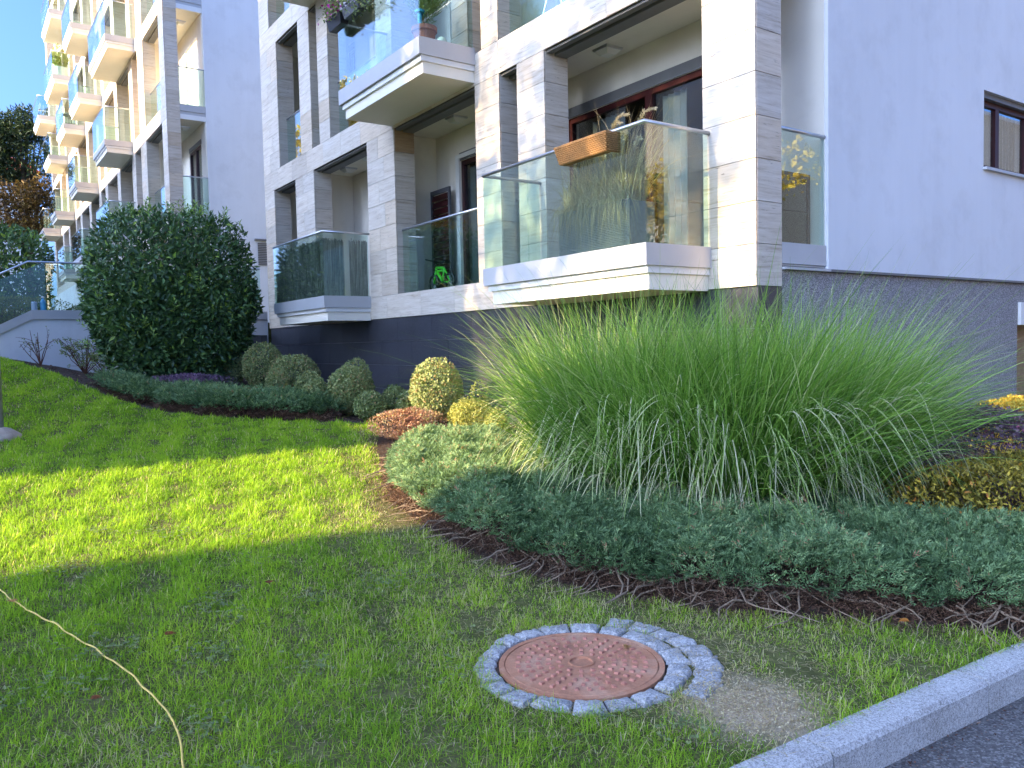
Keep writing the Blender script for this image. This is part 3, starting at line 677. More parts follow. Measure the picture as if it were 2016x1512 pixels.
m = MB(); m.hexa([(-14.536, -6.5, -.2), (-14.524, -6.5, -.2), (-14.524, -4.62, .72), (-14.536, -4.62, .72), (-14.536, -6.5, .72), (-14.524, -6.5, .72), (-14.524, -4.62, 1.60), (-14.536, -4.62, 1.60)]); obj('glass_panel', m, 'glass', RW)
# grey service hatch by the building corner
HB = MB(); HB.box(-14.415, -14.395, -1.15, -.02, -.9, .02); HB.box(-14.394, -14.385, -1.12, -.05, .0, .02); HB.box(-14.394, -14.385, -.18, -.165, -.9, .0); HB.box(-14.394, -14.385, -1.0, -.985, -.9, .0)
obj('hatch_panel', HB, 'grey_plastic', RW)
#PART2

# ------------------------------------------------------------------ pixel of the photograph -> point of the place
KF = 1566.386
def ray(u, v): return np.array(fw+rt*((u-1008)/KF)-up*((v-756)/KF))
OC = np.array(CAM)
def atY(u, v, Y): d = ray(u, v); return OC+d*(Y-OC[1])/d[1]
def atX(u, v, X): d = ray(u, v); return OC+d*(X-OC[0])/d[0]
def depth(P): return (np.asarray(P)-OC)@np.array(fw)
def screen(P):
    d = np.asarray(P)-OC; z = d@np.array(fw); return 1008+KF*(d@np.array(rt))/np.maximum(z, .1), 756-KF*(d@np.array(up))/np.maximum(z, .1), z
# ------------------------------------------------------------------ blocks out of view: casters added to shade the scene, two mirrored in glass
def block(label, x0, x1, y0, y1, z1, mat, nwin):
    t = thing('offcamera_block', label, 'building', ((x0+x1)/2, (y0+y1)/2, -1))
    m = MB(); m.box(x0, x1, y0, y1, -1.2, z1); obj('wall', m, mat, t)
    m = MB(); m.box(x0-.0, x1+.0, y0-.3, y1+.0, z1+.002, z1+.25); obj('roof', m, 'grey_metal', t)
    for k in range(int((z1-2)/3.2) if y0 > -20 else 0):
        for i in range(nwin):
            xc = x0+(x1-x0)*(i+.5)/nwin; z = .8+k*3.2
            m = MB(); m.box(xc-.65, xc+.65, y1+.002, y1+.03, z, z+1.5); wn = obj('window', m, 'white_paint', t)
            m = MB(); m.box(xc-.58, xc+.58, y1+.031, y1+.04, z+.07, z+1.43); obj('pane', m, 'dark_window', wn)
block('unseen cream block added behind the camera to shade the juniper and near lawn', -3.02, 4.6, -38, -26, 13.2, 'cream_render', 3)
block('tall unseen white block added to shade the left part of the near facade', -17.7, -8.95, -31, -26, 19.4, 'white_render', 3)
block('lower unseen white block added to shade the laurel and upper lawn', -23.6, -17.72, -31, -26, 13.0, 'white_render', 2)
block('broad unseen white block added to shade the lower floors of the far block', -62, -24.6, -44, -30, 19.6, 'white_render', 9)
def tower(label, x0, x1, z1):  # unseen upright box added only to cast shade
    t = thing('shadow_caster', label, 'building', ((x0+x1)/2, -27, -1)); m = MB(); m.box(x0, x1, -29, -26, -1.2, z1); obj('wall', m, 'white_render', t)
    m = MB(); m.box(x0-.0, x1+.0, -29.2, -26, z1+.002, z1+.15); obj('roof', m, 'grey_metal', t)
tower('slim unseen white caster added to shade the corner pillar of the far block', -24.55, -23.62, 21.0)
def cream_caster(label, x0, x1, z1):  # unseen boxes added to shape the shade edges on lawn and base
    t = thing('shadow_caster', label, 'building', ((x0+x1)/2, -27, -1)); m = MB(); m.box(x0, x1, -29, -26, -1.2, z1); obj('wall', m, 'cream_render', t)
    m = MB(); m.box(x0-.0, x1+.0, -29.2, -26, z1+.002, z1+.15); obj('roof', m, 'grey_metal', t)
cream_caster('narrow unseen cream caster added to shade the dark base and half a box ball', -8.93, -8.36, 11.7)
cream_caster('wide low unseen cream caster added to shade the lawn above the sunlit band', -8.15, -6.50, 9.3)
block('long cream block beyond the driveway trees', 27, 40, 0, 9, 11, 'cream_render', 4)
block('long grey brown block beyond the driveway trees', 22, 32, 26, 95, 15, 'concrete', 0)
# ------------------------------------------------------------------ plants
def dome_points(n, rx, ry, z0, z1, p=2.4, base=.75, depth_=.12, bump=.06, seed=0, low=.28):
    """points and outward normals through the outer layer of a clipped mound (centre 0,0)"""
    D = rng.normal(size=(n, 3)); D = unit(D)
    h = z1-z0; cz = z0+h*low*1.35
    # superellipsoid radius along D
    a = np.abs(D)/np.array([rx, ry, 1]); zz = np.where(D[:, 2] > 0, z1-cz, (cz-z0)*1.02)
    a[:, 2] = np.abs(D[:, 2])/zz
    r = (a**p).sum(1)**(-1/p)
    r = r*(1+bump*clump_noise(D*3, 1.6, seed))
    nrm = unit(np.sign(D)*(a**(p-1))/np.array([rx, ry, h*.5]))
    k = 1-np.abs(rng.exponential(depth_, n)); k = np.clip(k, .25, 1.03)
    P = D*(r*k)[:, None]; P[:, 2] += cz
    tap = np.clip((P[:, 2]-z0)/(h*.45), 0, 1); P[:, :2] *= (base+(1-base)*tap)[:, None]
    return P, nrm, k
def foliage(name, n, rx, ry, z0, z1, size, aspect, mat, parent, seed=0, p=2.4, base=.75, depth_=.12, bump=.06, tint=(.5, .2), upb=.3, fold=.22, noise_t=.22):
    P, nr, k = dome_points(n, rx, ry, z0, z1, p, base, depth_, bump, seed)
    D = unit(nr*.55+rng.normal(size=(n, 3))*.75+np.array([0, 0, upb]))
    U = unit(nr+rng.normal(size=(n, 3))*.5)
    L = size*rng.uniform(.65, 1.25, n)
    t = np.clip(rng.normal(tint[0], tint[1], n)+noise_t*clump_noise(P/max(rx, .2), 2.2, seed+5), 0, 1)
    return leaves(name, P, D, U, L, L*aspect, t, mat, parent, fold, off=np.zeros(3))
def stems(name, parent, n, spread, h, r=.008, mat='bark', z=0.):
    m = MB(); o = np.array(wpos(parent))
    for i in range(n):
        a = rng.uniform(0, 6.28); q = rng.uniform(.2, 1)*spread; b = rng.uniform(0, .35)*spread
        p0 = o+np.array([math.cos(a)*b, math.sin(a)*b, z-.05]); p2 = o+np.array([math.cos(a)*q, math.sin(a)*q, h*rng.uniform(.7, 1)]); p1 = (p0+p2)/2+rng.normal(size=3)*spread*.08+np.array([0, 0, h*.1])
        m.tube([p0, p1, p2], [r, r*.8, r*.4], 5, cap=False)
    return obj(name, m, mat, parent, 'stuff')
def shrub(name, label, u, vtop, wpx, Y, n, size, mat, cat='shrub', ydep=None, group=None, aspect=.62, z0=None, seed=0, **k):
    P = atY(u, vtop, Y); t = depth(P); rx = wpx/2/KF*t
    X = P[0]; zb = float(zt(X, Y)) if z0 is None else z0
    th = thing(name, label, cat, (X, Y, zb), group)
    h = P[2]-zb
    foliage('foliage', n, rx, ydep or rx*.95, h*.06, h, size, aspect, mat, th, seed, **k)
    stems('stems', th, 9, rx*.7, h*.7, .007)
    return th
# the big laurel
LA = thing('laurel_bush', 'big rounded dark green laurel with glossy leaves in front of the retaining wall', 'shrub', (-11.65, -2.72, float(zt(-11.65, -2.72))))
zb = wpos(LA).z
foliage('foliage', 36000, 1.12, 1.52, .02, 2.38-zb, .125, .40, 'laurel', LA, 3, p=3.4, base=.72, depth_=.15, bump=.055, tint=(.48, .23), upb=.25, fold=.12, noise_t=.12)
stems('trunk', LA, 14, .8, 1.6, .03)
n = 900; a = rng.uniform(0, 6.28, 46); sp = []
P = []; D = []; U = []
for i in range(60):   # fresh shoots standing out of the clipped crown
    if i < 38:
        aa, q = rng.uniform(0, 6.28), rng.uniform(0, 1)**.5; b0 = np.array([1.0*q*math.cos(aa), 1.35*q*math.sin(aa), 2.32-zb-.25*q**4]); ax = unit(np.array([rng.normal()*.25, rng.normal()*.25, 1.]))
    else:
        aa = rng.uniform(-1.2, 1.2)-.6; b0 = np.array([1.1*math.cos(aa), 1.45*math.sin(aa), rng.uniform(.6, 2.2)]); ax = unit(np.array([math.cos(aa), math.sin(aa), .9]))
    ln = rng.uniform(.10, .26)
    for j in range(9):
        s = j/8; th_ = j*2.4; o_ = unit(np.cross(ax, np.array([.3, .9, .1]))); o2 = np.cross(ax, o_); d = unit(ax*(.55+.5*s)+(o_*math.cos(th_)+o2*math.sin(th_))*.8)
        P.append(b0+ax*ln*s); D.append(d); U.append(ax)
P, D, U = map(np.array, (P, D, U))
leaves('shoots', P, D, U, rng.uniform(.09, .13, len(P)), .032, np.clip(rng.normal(.88, .09, len(P)), 0, 1), 'laurel', LA, .15, off=np.zeros(3))
# clipped balls along the wall
BX = 'clipped box balls along the dark base'
BL = [('box_shrub', 'small dark clipped box ball right beside the big laurel', 458, 684, 46, -1.75, 5200, 'box', .50),
      ('box_shrub', 'largest dark clipped box ball standing left of the reed screened balcony corner', 517, 674, 82, -1.5, 11000, 'box', .55),
      ('box_shrub', 'broad pale green clipped box dome below the reed screened balcony', 578, 699, 100, -1.25, 11000, 'box', .58),
      ('box_shrub', 'little yellowish box ball low in front of the broad dome', 545, 722, 46, -1.75, 3500, 'box', .62),
      ('box_shrub', 'small grey green box ball at the right foot of the broad dome', 608, 732, 58, -1.6, 4200, 'box', .48),
      ('box_shrub', 'small upright box ball at the end of the low juniper strip', 621, 743, 48, -1.95, 4200, 'box', .44),
      ('box_shrub', 'tall bronze green box ball in the middle of the row', 688, 722, 94, -1.5, 10500, 'box', .60),
      ('box_shrub', 'box ball peeping over the bronze green one', 699, 705, 64, -1.05, 5500, 'box', .55),
      ('box_shrub', 'low dark box cushion right of the bronze green ball', 728, 771, 64, -1.5, 4500, 'box', .46),
      ('box_shrub', 'small bluish dark box ball in front of the dark base', 776, 760, 52, -1.0, 4200, 'box', .42),
      ('box_shrub', 'low box cushion leaning against the half sunlit ball', 806, 768, 52, -1.0, 3600, 'box', .46),
      ('box_shrub', 'egg shaped box ball half in sunlight in front of the dark base', 857, 704, 106, -.85, 12500, 'box', .60)]
for i, (nm, lb, u, v, wp, Y, n, mt, ti) in enumerate(BL):
    shrub(nm, lb, u, v, wp, Y, int(n*.62), .036, mt, seed=20+i, group=BX, tint=(ti+.05, .23), p=2.2, base=.8, depth_=.09, bump=.05, aspect=.8, noise_t=.12)
shrub('spirea_shrub', 'pale yellow green spirea mound beside the fountain grass', 928, 786, 92, -1.05, 7000, .030, 'spirea', seed=41, tint=(.5, .2), bump=.10, p=2.3)
shrub('spirea_shrub', 'slim upright yellow green spirea tuft behind the pale mound', 944, 752, 36, -.75, 3000, .030, 'spirea', seed=42, tint=(.45, .2), bump=.12, p=3)
shrub('spirea_shrub', 'small yellow green spirea tuft half hidden by the fountain grass', 978, 806, 44, -.95, 2200, .030, 'spirea', seed=43, tint=(.4, .2), bump=.12)
shrub('barberry_shrub', 'reddish orange dwarf barberry at the tip of the bed', 800, 806, 96, -1.80, 8000, .026, 'barberry', seed=44, tint=(.42, .25), bump=.1, noise_t=.35, ydep=.5)
shrub('barberry_shrub', 'low red barberry patch between the yellow spirea and the juniper', 900, 848, 150, -1.75, 8000, .026, 'barberry', seed=45, tint=(.30, .22), bump=.12, noise_t=.3, ydep=.45)
def mound(name, label, x, y, rx, ry, h, n, size, mat, cat='shrub', aspect=.5, seed=0, z=None, **k):
    th = thing(name, label, cat, (x, y, float(zt(x, y)) if z is None else z)); foliage('foliage', n, rx, ry, .02, h, size, aspect, mat, th, seed, **k); stems('stems', th, 12, min(rx, ry)*.8, h*.8, .006); return th
mound('heather_patch', 'purple heather cushion under the big laurel', -10.0, -2.9, .45, .95, .36, 9000, .04, 'heather', aspect=.3, seed=50, upb=.8, bump=.1)
for i, (u, v, wp, Y) in enumerate([(1885, 912, 330, 1.2), (1780, 930, 200, .55)]):
    P = atY(u, v, Y)
mound('barberry_bush', 'dark purple barberry spreading right of the fountain grass', 1.5, .95, .80, 1.5, .74, 22000, .034, 'purple', aspect=.6, seed=51, bump=.14, tint=(.45, .22), noise_t=.25)
mound('spirea_bush', 'ochre and brown autumn spirea at the right edge above the juniper', 2.55, -.35, .75, .9, .55, 15000, .040, 'ochre', aspect=.42, seed=52, bump=.16, tint=(.5, .24), noise_t=.3)
mound('weigela_bush', 'brownish straggly undergrowth between the fountain grass and the ochre shrub', 1.75, -.55, .5, .6, .40, 7000, .040, 'ochre', aspect=.42, seed=54, bump=.18, tint=(.22, .18), noise_t=.25)
mound('golden_bush', 'bright yellow shrub against the grey plinth at the right edge', .62, 4.0, .5, 1.4, .60, 12000, .036, 'yellow', aspect=.5, seed=53, bump=.12)
# ------------------------------------------------------------------ junipers
def sprays(name, P, ax, L, W, tint, mat, parent, per=9, kind='stuff', lsc=1.):
    n = len(P); ref = unit(rng.normal(size=(n, 3))); sd = unit(np.cross(ax, ref)); PP = []; DD = []; UU = []; LL = []; TT = []
    up_ = np.cross(sd, ax)
    for j in range(per):
        s = (j+.3)/per; sg = 1 if j % 2 else -1
        c = P+ax*(L*s)[:, None]-np.array([0, 0, 1.])*(L*.12*s*s)[:, None]
        d = unit(ax*(.75+.3*s)+sd*sg*(.75*(1-s)+.2)+rng.normal(size=(n, 3))*.22)
        PP.append(c); DD.append(d); UU.append(up_+rng.normal(size=(n, 3))*.3); LL.append(L*(.42-.12*s)*lsc); TT.append(np.clip(tint+rng.normal(0, .12, n)+.10*(s-.5), 0, 1))
    PP, DD, UU, LL, TT = map(np.concatenate, (PP, DD, UU, LL, TT))
    return leaves(name, PP, DD, UU, LL, np.full(len(PP), W), TT, mat, parent, .12, kind=kind)
def juniper(name, label, poly, dens, hmax, L, W, seed, per=9, edgew=.17):
    poly_ = np.array(poly); c = poly_.mean(0)
    th = thing(name, label, 'ground cover shrub', (c[0], c[1], float(zt(*c))))
    x0, y0 = poly_.min(0); x1, y1 = poly_.max(0); n = int((x1-x0)*(y1-y0)*dens)
    X = rng.uniform(x0, x1, n); Y = rng.uniform(y0, y1, n); m = inpoly(X, Y, poly); X, Y = X[m], Y[m]
    ed = edge_dist(X, Y, poly+[poly[0]]); XY = np.stack([X, Y], -1)
    nz = clump_noise(XY, 3.2, seed); nz2 = clump_noise(XY, 9, seed+1)
    hh = hmax*(1-np.exp(-(ed+.06)/edgew*1.6))*(1+.24*nz)+.035*nz2
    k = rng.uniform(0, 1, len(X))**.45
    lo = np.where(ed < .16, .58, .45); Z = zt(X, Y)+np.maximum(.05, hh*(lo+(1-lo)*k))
    P = np.stack([X, Y, Z], -1)
    gx = -np.stack([clump_noise(XY+np.array([.05, 0]), 3.2, seed)-nz, clump_noise(XY+np.array([0, .05]), 3.2, seed)-nz], -1)*6
    out = np.array(c)-XY; out = -out/np.maximum(np.linalg.norm(out, axis=1, keepdims=True), 1e-6)*np.exp(-ed/.25)[:, None]
    ax = unit(np.concatenate([gx*.4+out*.8+rng.normal(size=XY.shape)*.75, np.full((len(X), 1), .62)+rng.normal(size=(len(X), 1))*.3], 1))
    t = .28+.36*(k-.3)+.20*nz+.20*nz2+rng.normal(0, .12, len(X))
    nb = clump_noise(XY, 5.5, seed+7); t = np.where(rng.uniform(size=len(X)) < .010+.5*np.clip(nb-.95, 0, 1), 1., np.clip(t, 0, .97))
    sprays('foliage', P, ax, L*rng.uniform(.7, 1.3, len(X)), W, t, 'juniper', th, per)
    # brown inner wood and dead needles under the mat
    m2 = rng.uniform(size=len(X)) < np.where(ed < .22, .95, .18); Q = P[m2].copy(); Q[:, 2] = zt(Q[:, 0], Q[:, 1])+rng.uniform(.015, .7, m2.sum())*hh[m2]*.72
    Q[:, :2] += out[m2]*rng.uniform(-.02, .10, (m2.sum(), 1))
    a2 = unit(np.concatenate([out[m2]*.9+rng.normal(size=(m2.sum(), 2))*.8, rng.normal(.05, .3, (m2.sum(), 1))], 1))
    sprays('dead_needles', Q, a2, L*rng.uniform(.7, 1.6, m2.sum()), W*.7, np.clip(rng.normal(.45, .25, m2.sum()), 0, 1), 'deadneedle', th, 5)
    return th, (X, Y, ed, c)
JP = [(-2.78, -2.05), (-2.72, -2.35), (-2.3, -2.72), (-1.6, -3.08), (-1.0, -3.32), (-.1, -3.44), (.54, -3.48), (1.29, -3.35), (2.1, -3.0), (2.70, -2.50), (3.22, -2.12), (3.28, -.9), (2.4, -.95), (1.9, -1.0), (1.2, -.6), (.2, -.7), (-1, -.9), (-1.9, -1.05), (-2.5, -1.45)]
JT, JD = juniper('juniper', 'wide blue green juniper mat around the fountain grass in the foreground', JP, 4300, .31, .066, .0068, 61)
# bare woody stems poking out at the front edge of the mat
m = MB(); ln = np.array(JP[:11]); seg = np.linalg.norm(np.diff(ln, axis=0), axis=1); cum = np.concatenate([[0], np.cumsum(seg)])
for i in range(240):
    s = rng.uniform(0, cum[-1]); j = min(np.searchsorted(cum, s, 'right')-1, len(seg)-1); p = ln[j]+(ln[j+1]-ln[j])*(s-cum[j])/seg[j]
    d = (ln[j+1]-ln[j])/seg[j]; nrm = np.array([d[1], -d[0]]); a = rng.normal(0, .9); dr = nrm*math.cos(a)+d*math.sin(a)
    L_ = rng.uniform(.10, .42); z0 = float(zt(p[0], p[1])); st = p-nrm*rng.uniform(.02, .25)
    pts = []
    for q in range(5):
        f = q/4; xy = st+dr*L_*f+d*.05*math.sin(f*5+i); pts.append((xy[0], xy[1], z0+max(.012, .11*(1-f)*rng.uniform(.4, 1)+.015)))
    r = rng.uniform(.0025, .007); m.tube(pts, [r, r, r*.85, r*.7, r*.45], 5, cap=False)
obj('bare_stems', m, 'twig', JT, 'stuff')
JL = [(-7.9, -3.75), (-7.0, -3.2), (-6.3, -2.7), (-5.75, -2.15), (-5.9, -1.75), (-7.0, -2.0), (-8.2, -2.5), (-9.0, -3.0), (-8.8, -3.6)]
juniper('juniper', 'narrow blue green juniper strip in front of the clipped box balls', JL, 2000, .34, .11, .014, 71, per=7)
JM = [(-10.9, -4.25), (-9.6, -4.15), (-8.5, -3.95), (-8.4, -3.55), (-9.4, -3.3), (-10.6, -3.6)]
juniper('juniper', 'straggly low juniper at the upper left end of the bed', JM, 1500, .26, .13, .014, 81, per=7)
# ------------------------------------------------------------------ fountain grass
def fountain(label, x, y, n, H, spread, seed, lean=(0, 0), tk=.50, cf=.21):
    zb = float(zt(x, y)); th = thing('fountain_grass', label, 'ornamental grass', (x, y, zb), 'clumps of tall fountain grass')
    a = rng.uniform(0, 6.283, n); q = rng.uniform(0, 1, n)**.5
    P = np.stack([np.cos(a)*q*spread, np.sin(a)*q*spread, np.full(n, .02)], -1)
    tilt = np.abs(rng.normal(0, .13, n))+tk*q**3
    a2 = a+rng.normal(0, .6, n)
    D = np.stack([np.cos(a2)*np.sin(tilt)+lean[0]*rng.uniform(.4, 1.8, n), np.sin(a2)*np.sin(tilt)+lean[1]*rng.uniform(.2, 2., n), np.cos(tilt)], -1)
    L = H*np.clip(rng.normal(.95, .13, n), .5, 1.2)*(1-.25*np.clip(tilt-.25, 0, 1))
    bent = rng.uniform(size=n) < .45
    dr = np.clip(rng.normal(.10, .07, n), .0, .5)+.30*np.clip(tilt-.20, 0, 1)*rng.uniform(.5, 1.3, n)+np.where(bent, rng.uniform(.1, .38, n), 0)
    Hs = np.stack([np.cos(a2), np.sin(a2), 0*a2], -1)*(L*(rng.uniform(.0, .22, n)+np.where(bent, .12, 0)))[:, None]
    V, Q, k = blades(P, D, Hs, L, rng.uniform(.0065, .0115, n), dr, 10, rng.uniform(-1.1, 1.1, n), pw=3.4)
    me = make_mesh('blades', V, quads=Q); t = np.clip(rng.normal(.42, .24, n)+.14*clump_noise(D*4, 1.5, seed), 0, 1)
    # blade tint runs darker at the root, paler at the tip
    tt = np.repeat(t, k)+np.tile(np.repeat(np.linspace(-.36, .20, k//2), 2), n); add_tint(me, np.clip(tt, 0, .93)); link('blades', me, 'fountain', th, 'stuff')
    # bleached curling blades hanging round the skirt
    n2 = int(n*cf*1.35); a = rng.uniform(0, 6.283, n2); zz_ = rng.uniform(.02, 1., n2)**1.3*.95; rr_ = spread*(.85+1.15*zz_)
    P = np.stack([np.cos(a)*rr_, np.sin(a)*rr_, zz_], -1)
    tl = rng.uniform(.45, 1.25, n2); D = np.stack([np.cos(a)*np.sin(tl), np.sin(a)*np.sin(tl), np.cos(tl)], -1)
    L = H*rng.uniform(.18, .44, n2); sw = a+rng.choice([-1, 1], n2)*rng.uniform(.4, 1.7, n2)
    Hs = np.stack([np.cos(sw), np.sin(sw), 0*sw], -1)*(L*rng.uniform(.05, .55, n2))[:, None]-D*np.array([1, 1, 0])*(L*rng.uniform(0, .5, n2))[:, None]
    V, Q, k = blades(P, D, Hs, L, rng.uniform(.0075, .013, n2), rng.uniform(.6, 1.75, n2), 11, rng.uniform(-1.2, 1.2, n2), pw=rng.choice([1.7, 2.2]))
    me = make_mesh('curled_blades', V, quads=Q); add_tint(me, np.repeat(np.clip(rng.normal(.92, .12, n2), .45, 1), k)); link('curled_blades', me, 'fountain', th, 'stuff')
    n3 = int(n*.16); a = rng.uniform(0, 6.283, n3); q = rng.uniform(.3, 1, n3); P = np.stack([np.cos(a)*q*spread, np.sin(a)*q*spread, np.full(n3, .0)], -1)
    tl = rng.normal(0, .35, n3); D = np.stack([np.cos(a)*np.sin(np.abs(tl)), np.sin(a)*np.sin(np.abs(tl)), np.cos(tl)], -1)
    V, Q, k = blades(P, D, P*0, rng.uniform(.35, .75, n3), np.full(n3, .008), rng.uniform(0, .2, n3), 4)
    me = make_mesh('dry_stalks', V, quads=Q); add_tint(me, np.repeat(rng.uniform(0, .8, n3), k)); link('dry_stalks', me, 'dry_grass', th, 'stuff')
fountain('leftmost tall fountain grass clump, leaning over the yellow spirea', -.13, -1.93, 2600, 1.66, .32, 1, (.06, .03), .28)
fountain('second tall fountain grass clump from the left, below the stepped balcony', .45, -1.85, 2900, 1.74, .40, 5, (.01, .0), .42)
fountain('middle tall fountain grass clump in front of the corner pillar', .95, -1.55, 3000, 1.74, .42, 2, (0, .02), .5)
fountain('right tall fountain grass clump in front of the grey plinth', 1.15, -1.0, 2900, 1.70, .40, 3, (.0, .04), .45, .17)
fountain('rear tall fountain grass clump splaying right along the grey plinth', 1.0, -.50, 2700, 1.62, .38, 4, (-.03, .13), .40, .09)
# ------------------------------------------------------------------ bare rose and small weeds by the retaining wall
def twiggy(label, x, y, n, h, sp, nl, seed, name='rose_bush'):
    zb = float(zt(x, y)); th = thing(name, label, 'shrub', (x, y, zb)); m = MB(); LP_ = []; o = np.array([x, y, zb])
    for i in range(n):
        a = rng.uniform(0, 6.28); d = np.array([math.cos(a)*sp*.5, math.sin(a)*sp, 0])*rng.uniform(.2, 1); H = h*rng.uniform(.45, 1)
        p = [o+d*f*(1+.2*math.sin(f*4+i))+np.array([0, 0, H*f**.85]) for f in (0, .3, .6, 1)]; m.tube(p, [.011, .009, .007, .004], 5)
        for b in range(3):
            f = rng.uniform(.35, .95); q = o+d*f+np.array([0, 0, H*f**.85]); e = q+np.array([rng.normal()*.05, rng.normal()*.16, rng.uniform(.03, .18)]); m.tube([q, (q+e)/2+np.array([0, 0, .02]), e], [.005, .004, .002], 4); LP_.append(e)
            for c in range(2): LP_.append(q+(e-q)*rng.uniform(.3, 1)+rng.normal(size=3)*.02)
    obj('branches', m, 'twig_red', th, 'stuff')
    LP_ = np.array(LP_); LP_ = LP_[rng.integers(0, len(LP_), nl)]+rng.normal(size=(nl, 3))*.02-o
    leaves('leaves', LP_, rng.normal(size=(nl, 3)), rng.normal(size=(nl, 3)), .04, .026, ptint(nl, .55), 'box', th, .2, off=np.zeros(3))
twiggy('bare pruned rose bush against the retaining wall near the lamp post', -13.6, -4.85, 8, .85, .55, 60, 1)
twiggy('thin leafy rose bush between the bare rose and the laurel', -13.3, -4.1, 14, .85, .6, 700, 2)
twiggy('low leafy weed at the left foot of the laurel', -12.5, -3.75, 14, .6, .6, 1100, 3, 'weed')
# ------------------------------------------------------------------ bark mulch and ground litter
n = 2600; X = rng.uniform(-14.2, -5.2, n); Y = rng.uniform(-5.4, -1.2, n); mk = inpoly(X, Y, BED) & (edge_dist(X, Y, LEFT_EDGE) < .9); X, Y = X[mk], Y[mk]; n = len(X)
leaves('bark_mulch', np.stack([X, Y, zt(X, Y)+.015], -1), np.concatenate([rng.normal(size=(n, 2)), np.zeros((n, 1))], 1), np.array([0, 0, 1.])+rng.normal(size=(n, 3))*.35, rng.uniform(.03, .08, n), rng.uniform(.02, .04, n), ptint(n, .5, .25), 'bark_mulch', None, .1)['label'] = 'reddish bark mulch on the bed'
n = 5200; s = rng.uniform(0, 1, n); ln = np.array(LEFT_EDGE[7:]); seg = np.linalg.norm(np.diff(ln, axis=0), axis=1); cum = np.concatenate([[0], np.cumsum(seg)]); ss = s*cum[-1]; jj = np.clip(np.searchsorted(cum, ss, 'right')-1, 0, len(seg)-1)
pp = ln[jj]+(ln[jj+1]-ln[jj])*((ss-cum[jj])/seg[jj])[:, None]+rng.normal(size=(n, 2))*.11
V, Q, k = blades(np.stack([pp[:, 0], pp[:, 1], zt(pp[:, 0], pp[:, 1])+.008], -1), np.concatenate([rng.normal(size=(n, 2)), np.abs(rng.normal(size=(n, 1)))*.15], 1), np.concatenate([rng.normal(size=(n, 2))*.02, np.zeros((n, 1))], 1), rng.uniform(.04, .16, n), rng.uniform(.002, .005, n), np.full(n, .05), 3)
me = make_mesh('twig_litter', V, quads=Q); add_tint(me, np.repeat(ptint(n, .4, .3), k)); link('twig_litter', me, 'deadneedle', None, 'stuff')['label'] = 'dry twigs and needles on the soil strip'
# ------------------------------------------------------------------ lawn blades
MH = np.array([2.205, -4.045])
def dry(X, Y):
    g = lambda x, y, r: np.exp(-((X-x)**2+(Y-y)**2)/r**2)
    d = 1.25*g(2.93, -3.80, .24)+.75*g(2.5, -3.55, .35)+.55*g(2.2, -4.0, .62)+.6*g(-.5, -3.4, .6)+.35*g(1.8, -5.85, .25)+.35*g(2.95, -3.1, .35)+.35*g(1.1, -4.1, .7)
    return d+.55*np.exp(-edge_dist(X, Y, LEFT_EDGE[8:])/.22)
N_ = 1500000; X = rng.uniform(-14.35, 3.4, N_); Y = rng.uniform(-9.0, -1.4, N_)
zz = zt(X, Y); u_, v_, z_ = screen(np.stack([X, Y, zz], -1)); dd = np.hypot(X-CAM.x, Y-CAM.y)
inside = (z_ > .4) & (u_ > -700) & (u_ < 2700) & (v_ < 2200)
XY = np.stack([X, Y], -1); n1 = clump_noise(XY, 2.2, 101); n2 = clump_noise(XY, 7., 102); dy_ = dry(X, Y)
cell = 17.75*7.6/N_
dens = 15000*np.minimum(1, (4.2/dd))**1.35*np.clip(1.0+.42*n2-1.05*dy_+.22*n1, .05, 1.35)
keep = (rng.uniform(size=N_) < dens*cell) & inside & (X < 3.19+.045*(Y+4.1)) & ~inpoly(X, Y, BED) & (np.hypot(X-MH[0], Y-MH[1]) > .415+.07*n2)
X, Y, dd, n1, n2, dy_ = (q[keep] for q in (X, Y, dd, n1, n2, dy_)); n = len(X); 
n3 = clump_noise(np.stack([X, Y], -1), 22., 103)
tuft = np.clip(.5+.5*n2+.35*n3, 0, 1)
hgt = (.026+.046*tuft)*rng.uniform(.6, 1.35, n)*np.clip(1.1-.55*dy_, .35, 1.1)
a = rng.uniform(0, 6.283, n)+1.2*n3; tl = np.abs(rng.normal(.72, .42, n))
D = np.stack([np.cos(a)*np.sin(tl), np.sin(a)*np.sin(tl), np.cos(tl)], -1)
Wd = np.maximum(.0028, .00078*dd)*rng.uniform(.7, 1.3, n)
V, Q, k = blades(np.stack([X, Y, zt(X, Y)-.004], -1), D, D*np.array([1, 1, 0])*(hgt*.4)[:, None], hgt*1.25, Wd, rng.uniform(.05, .8, n), 3)
t = np.clip(.42+.20*n1+.20*n3+.14*n2+rng.normal(0, .15, n), 0, .80)
strawp = .05+.6*np.clip(dy_, 0, 1)+.06*np.clip(-n2, 0, 1)
t = np.where(rng.uniform(size=n) < strawp, rng.uniform(.86, 1, n), t)
me = make_mesh('grass', V, quads=Q); add_tint(me, np.repeat(t, k)); link('grass', me, 'lawn', None, 'stuff')['label'] = 'short lawn grass with straw coloured patches'
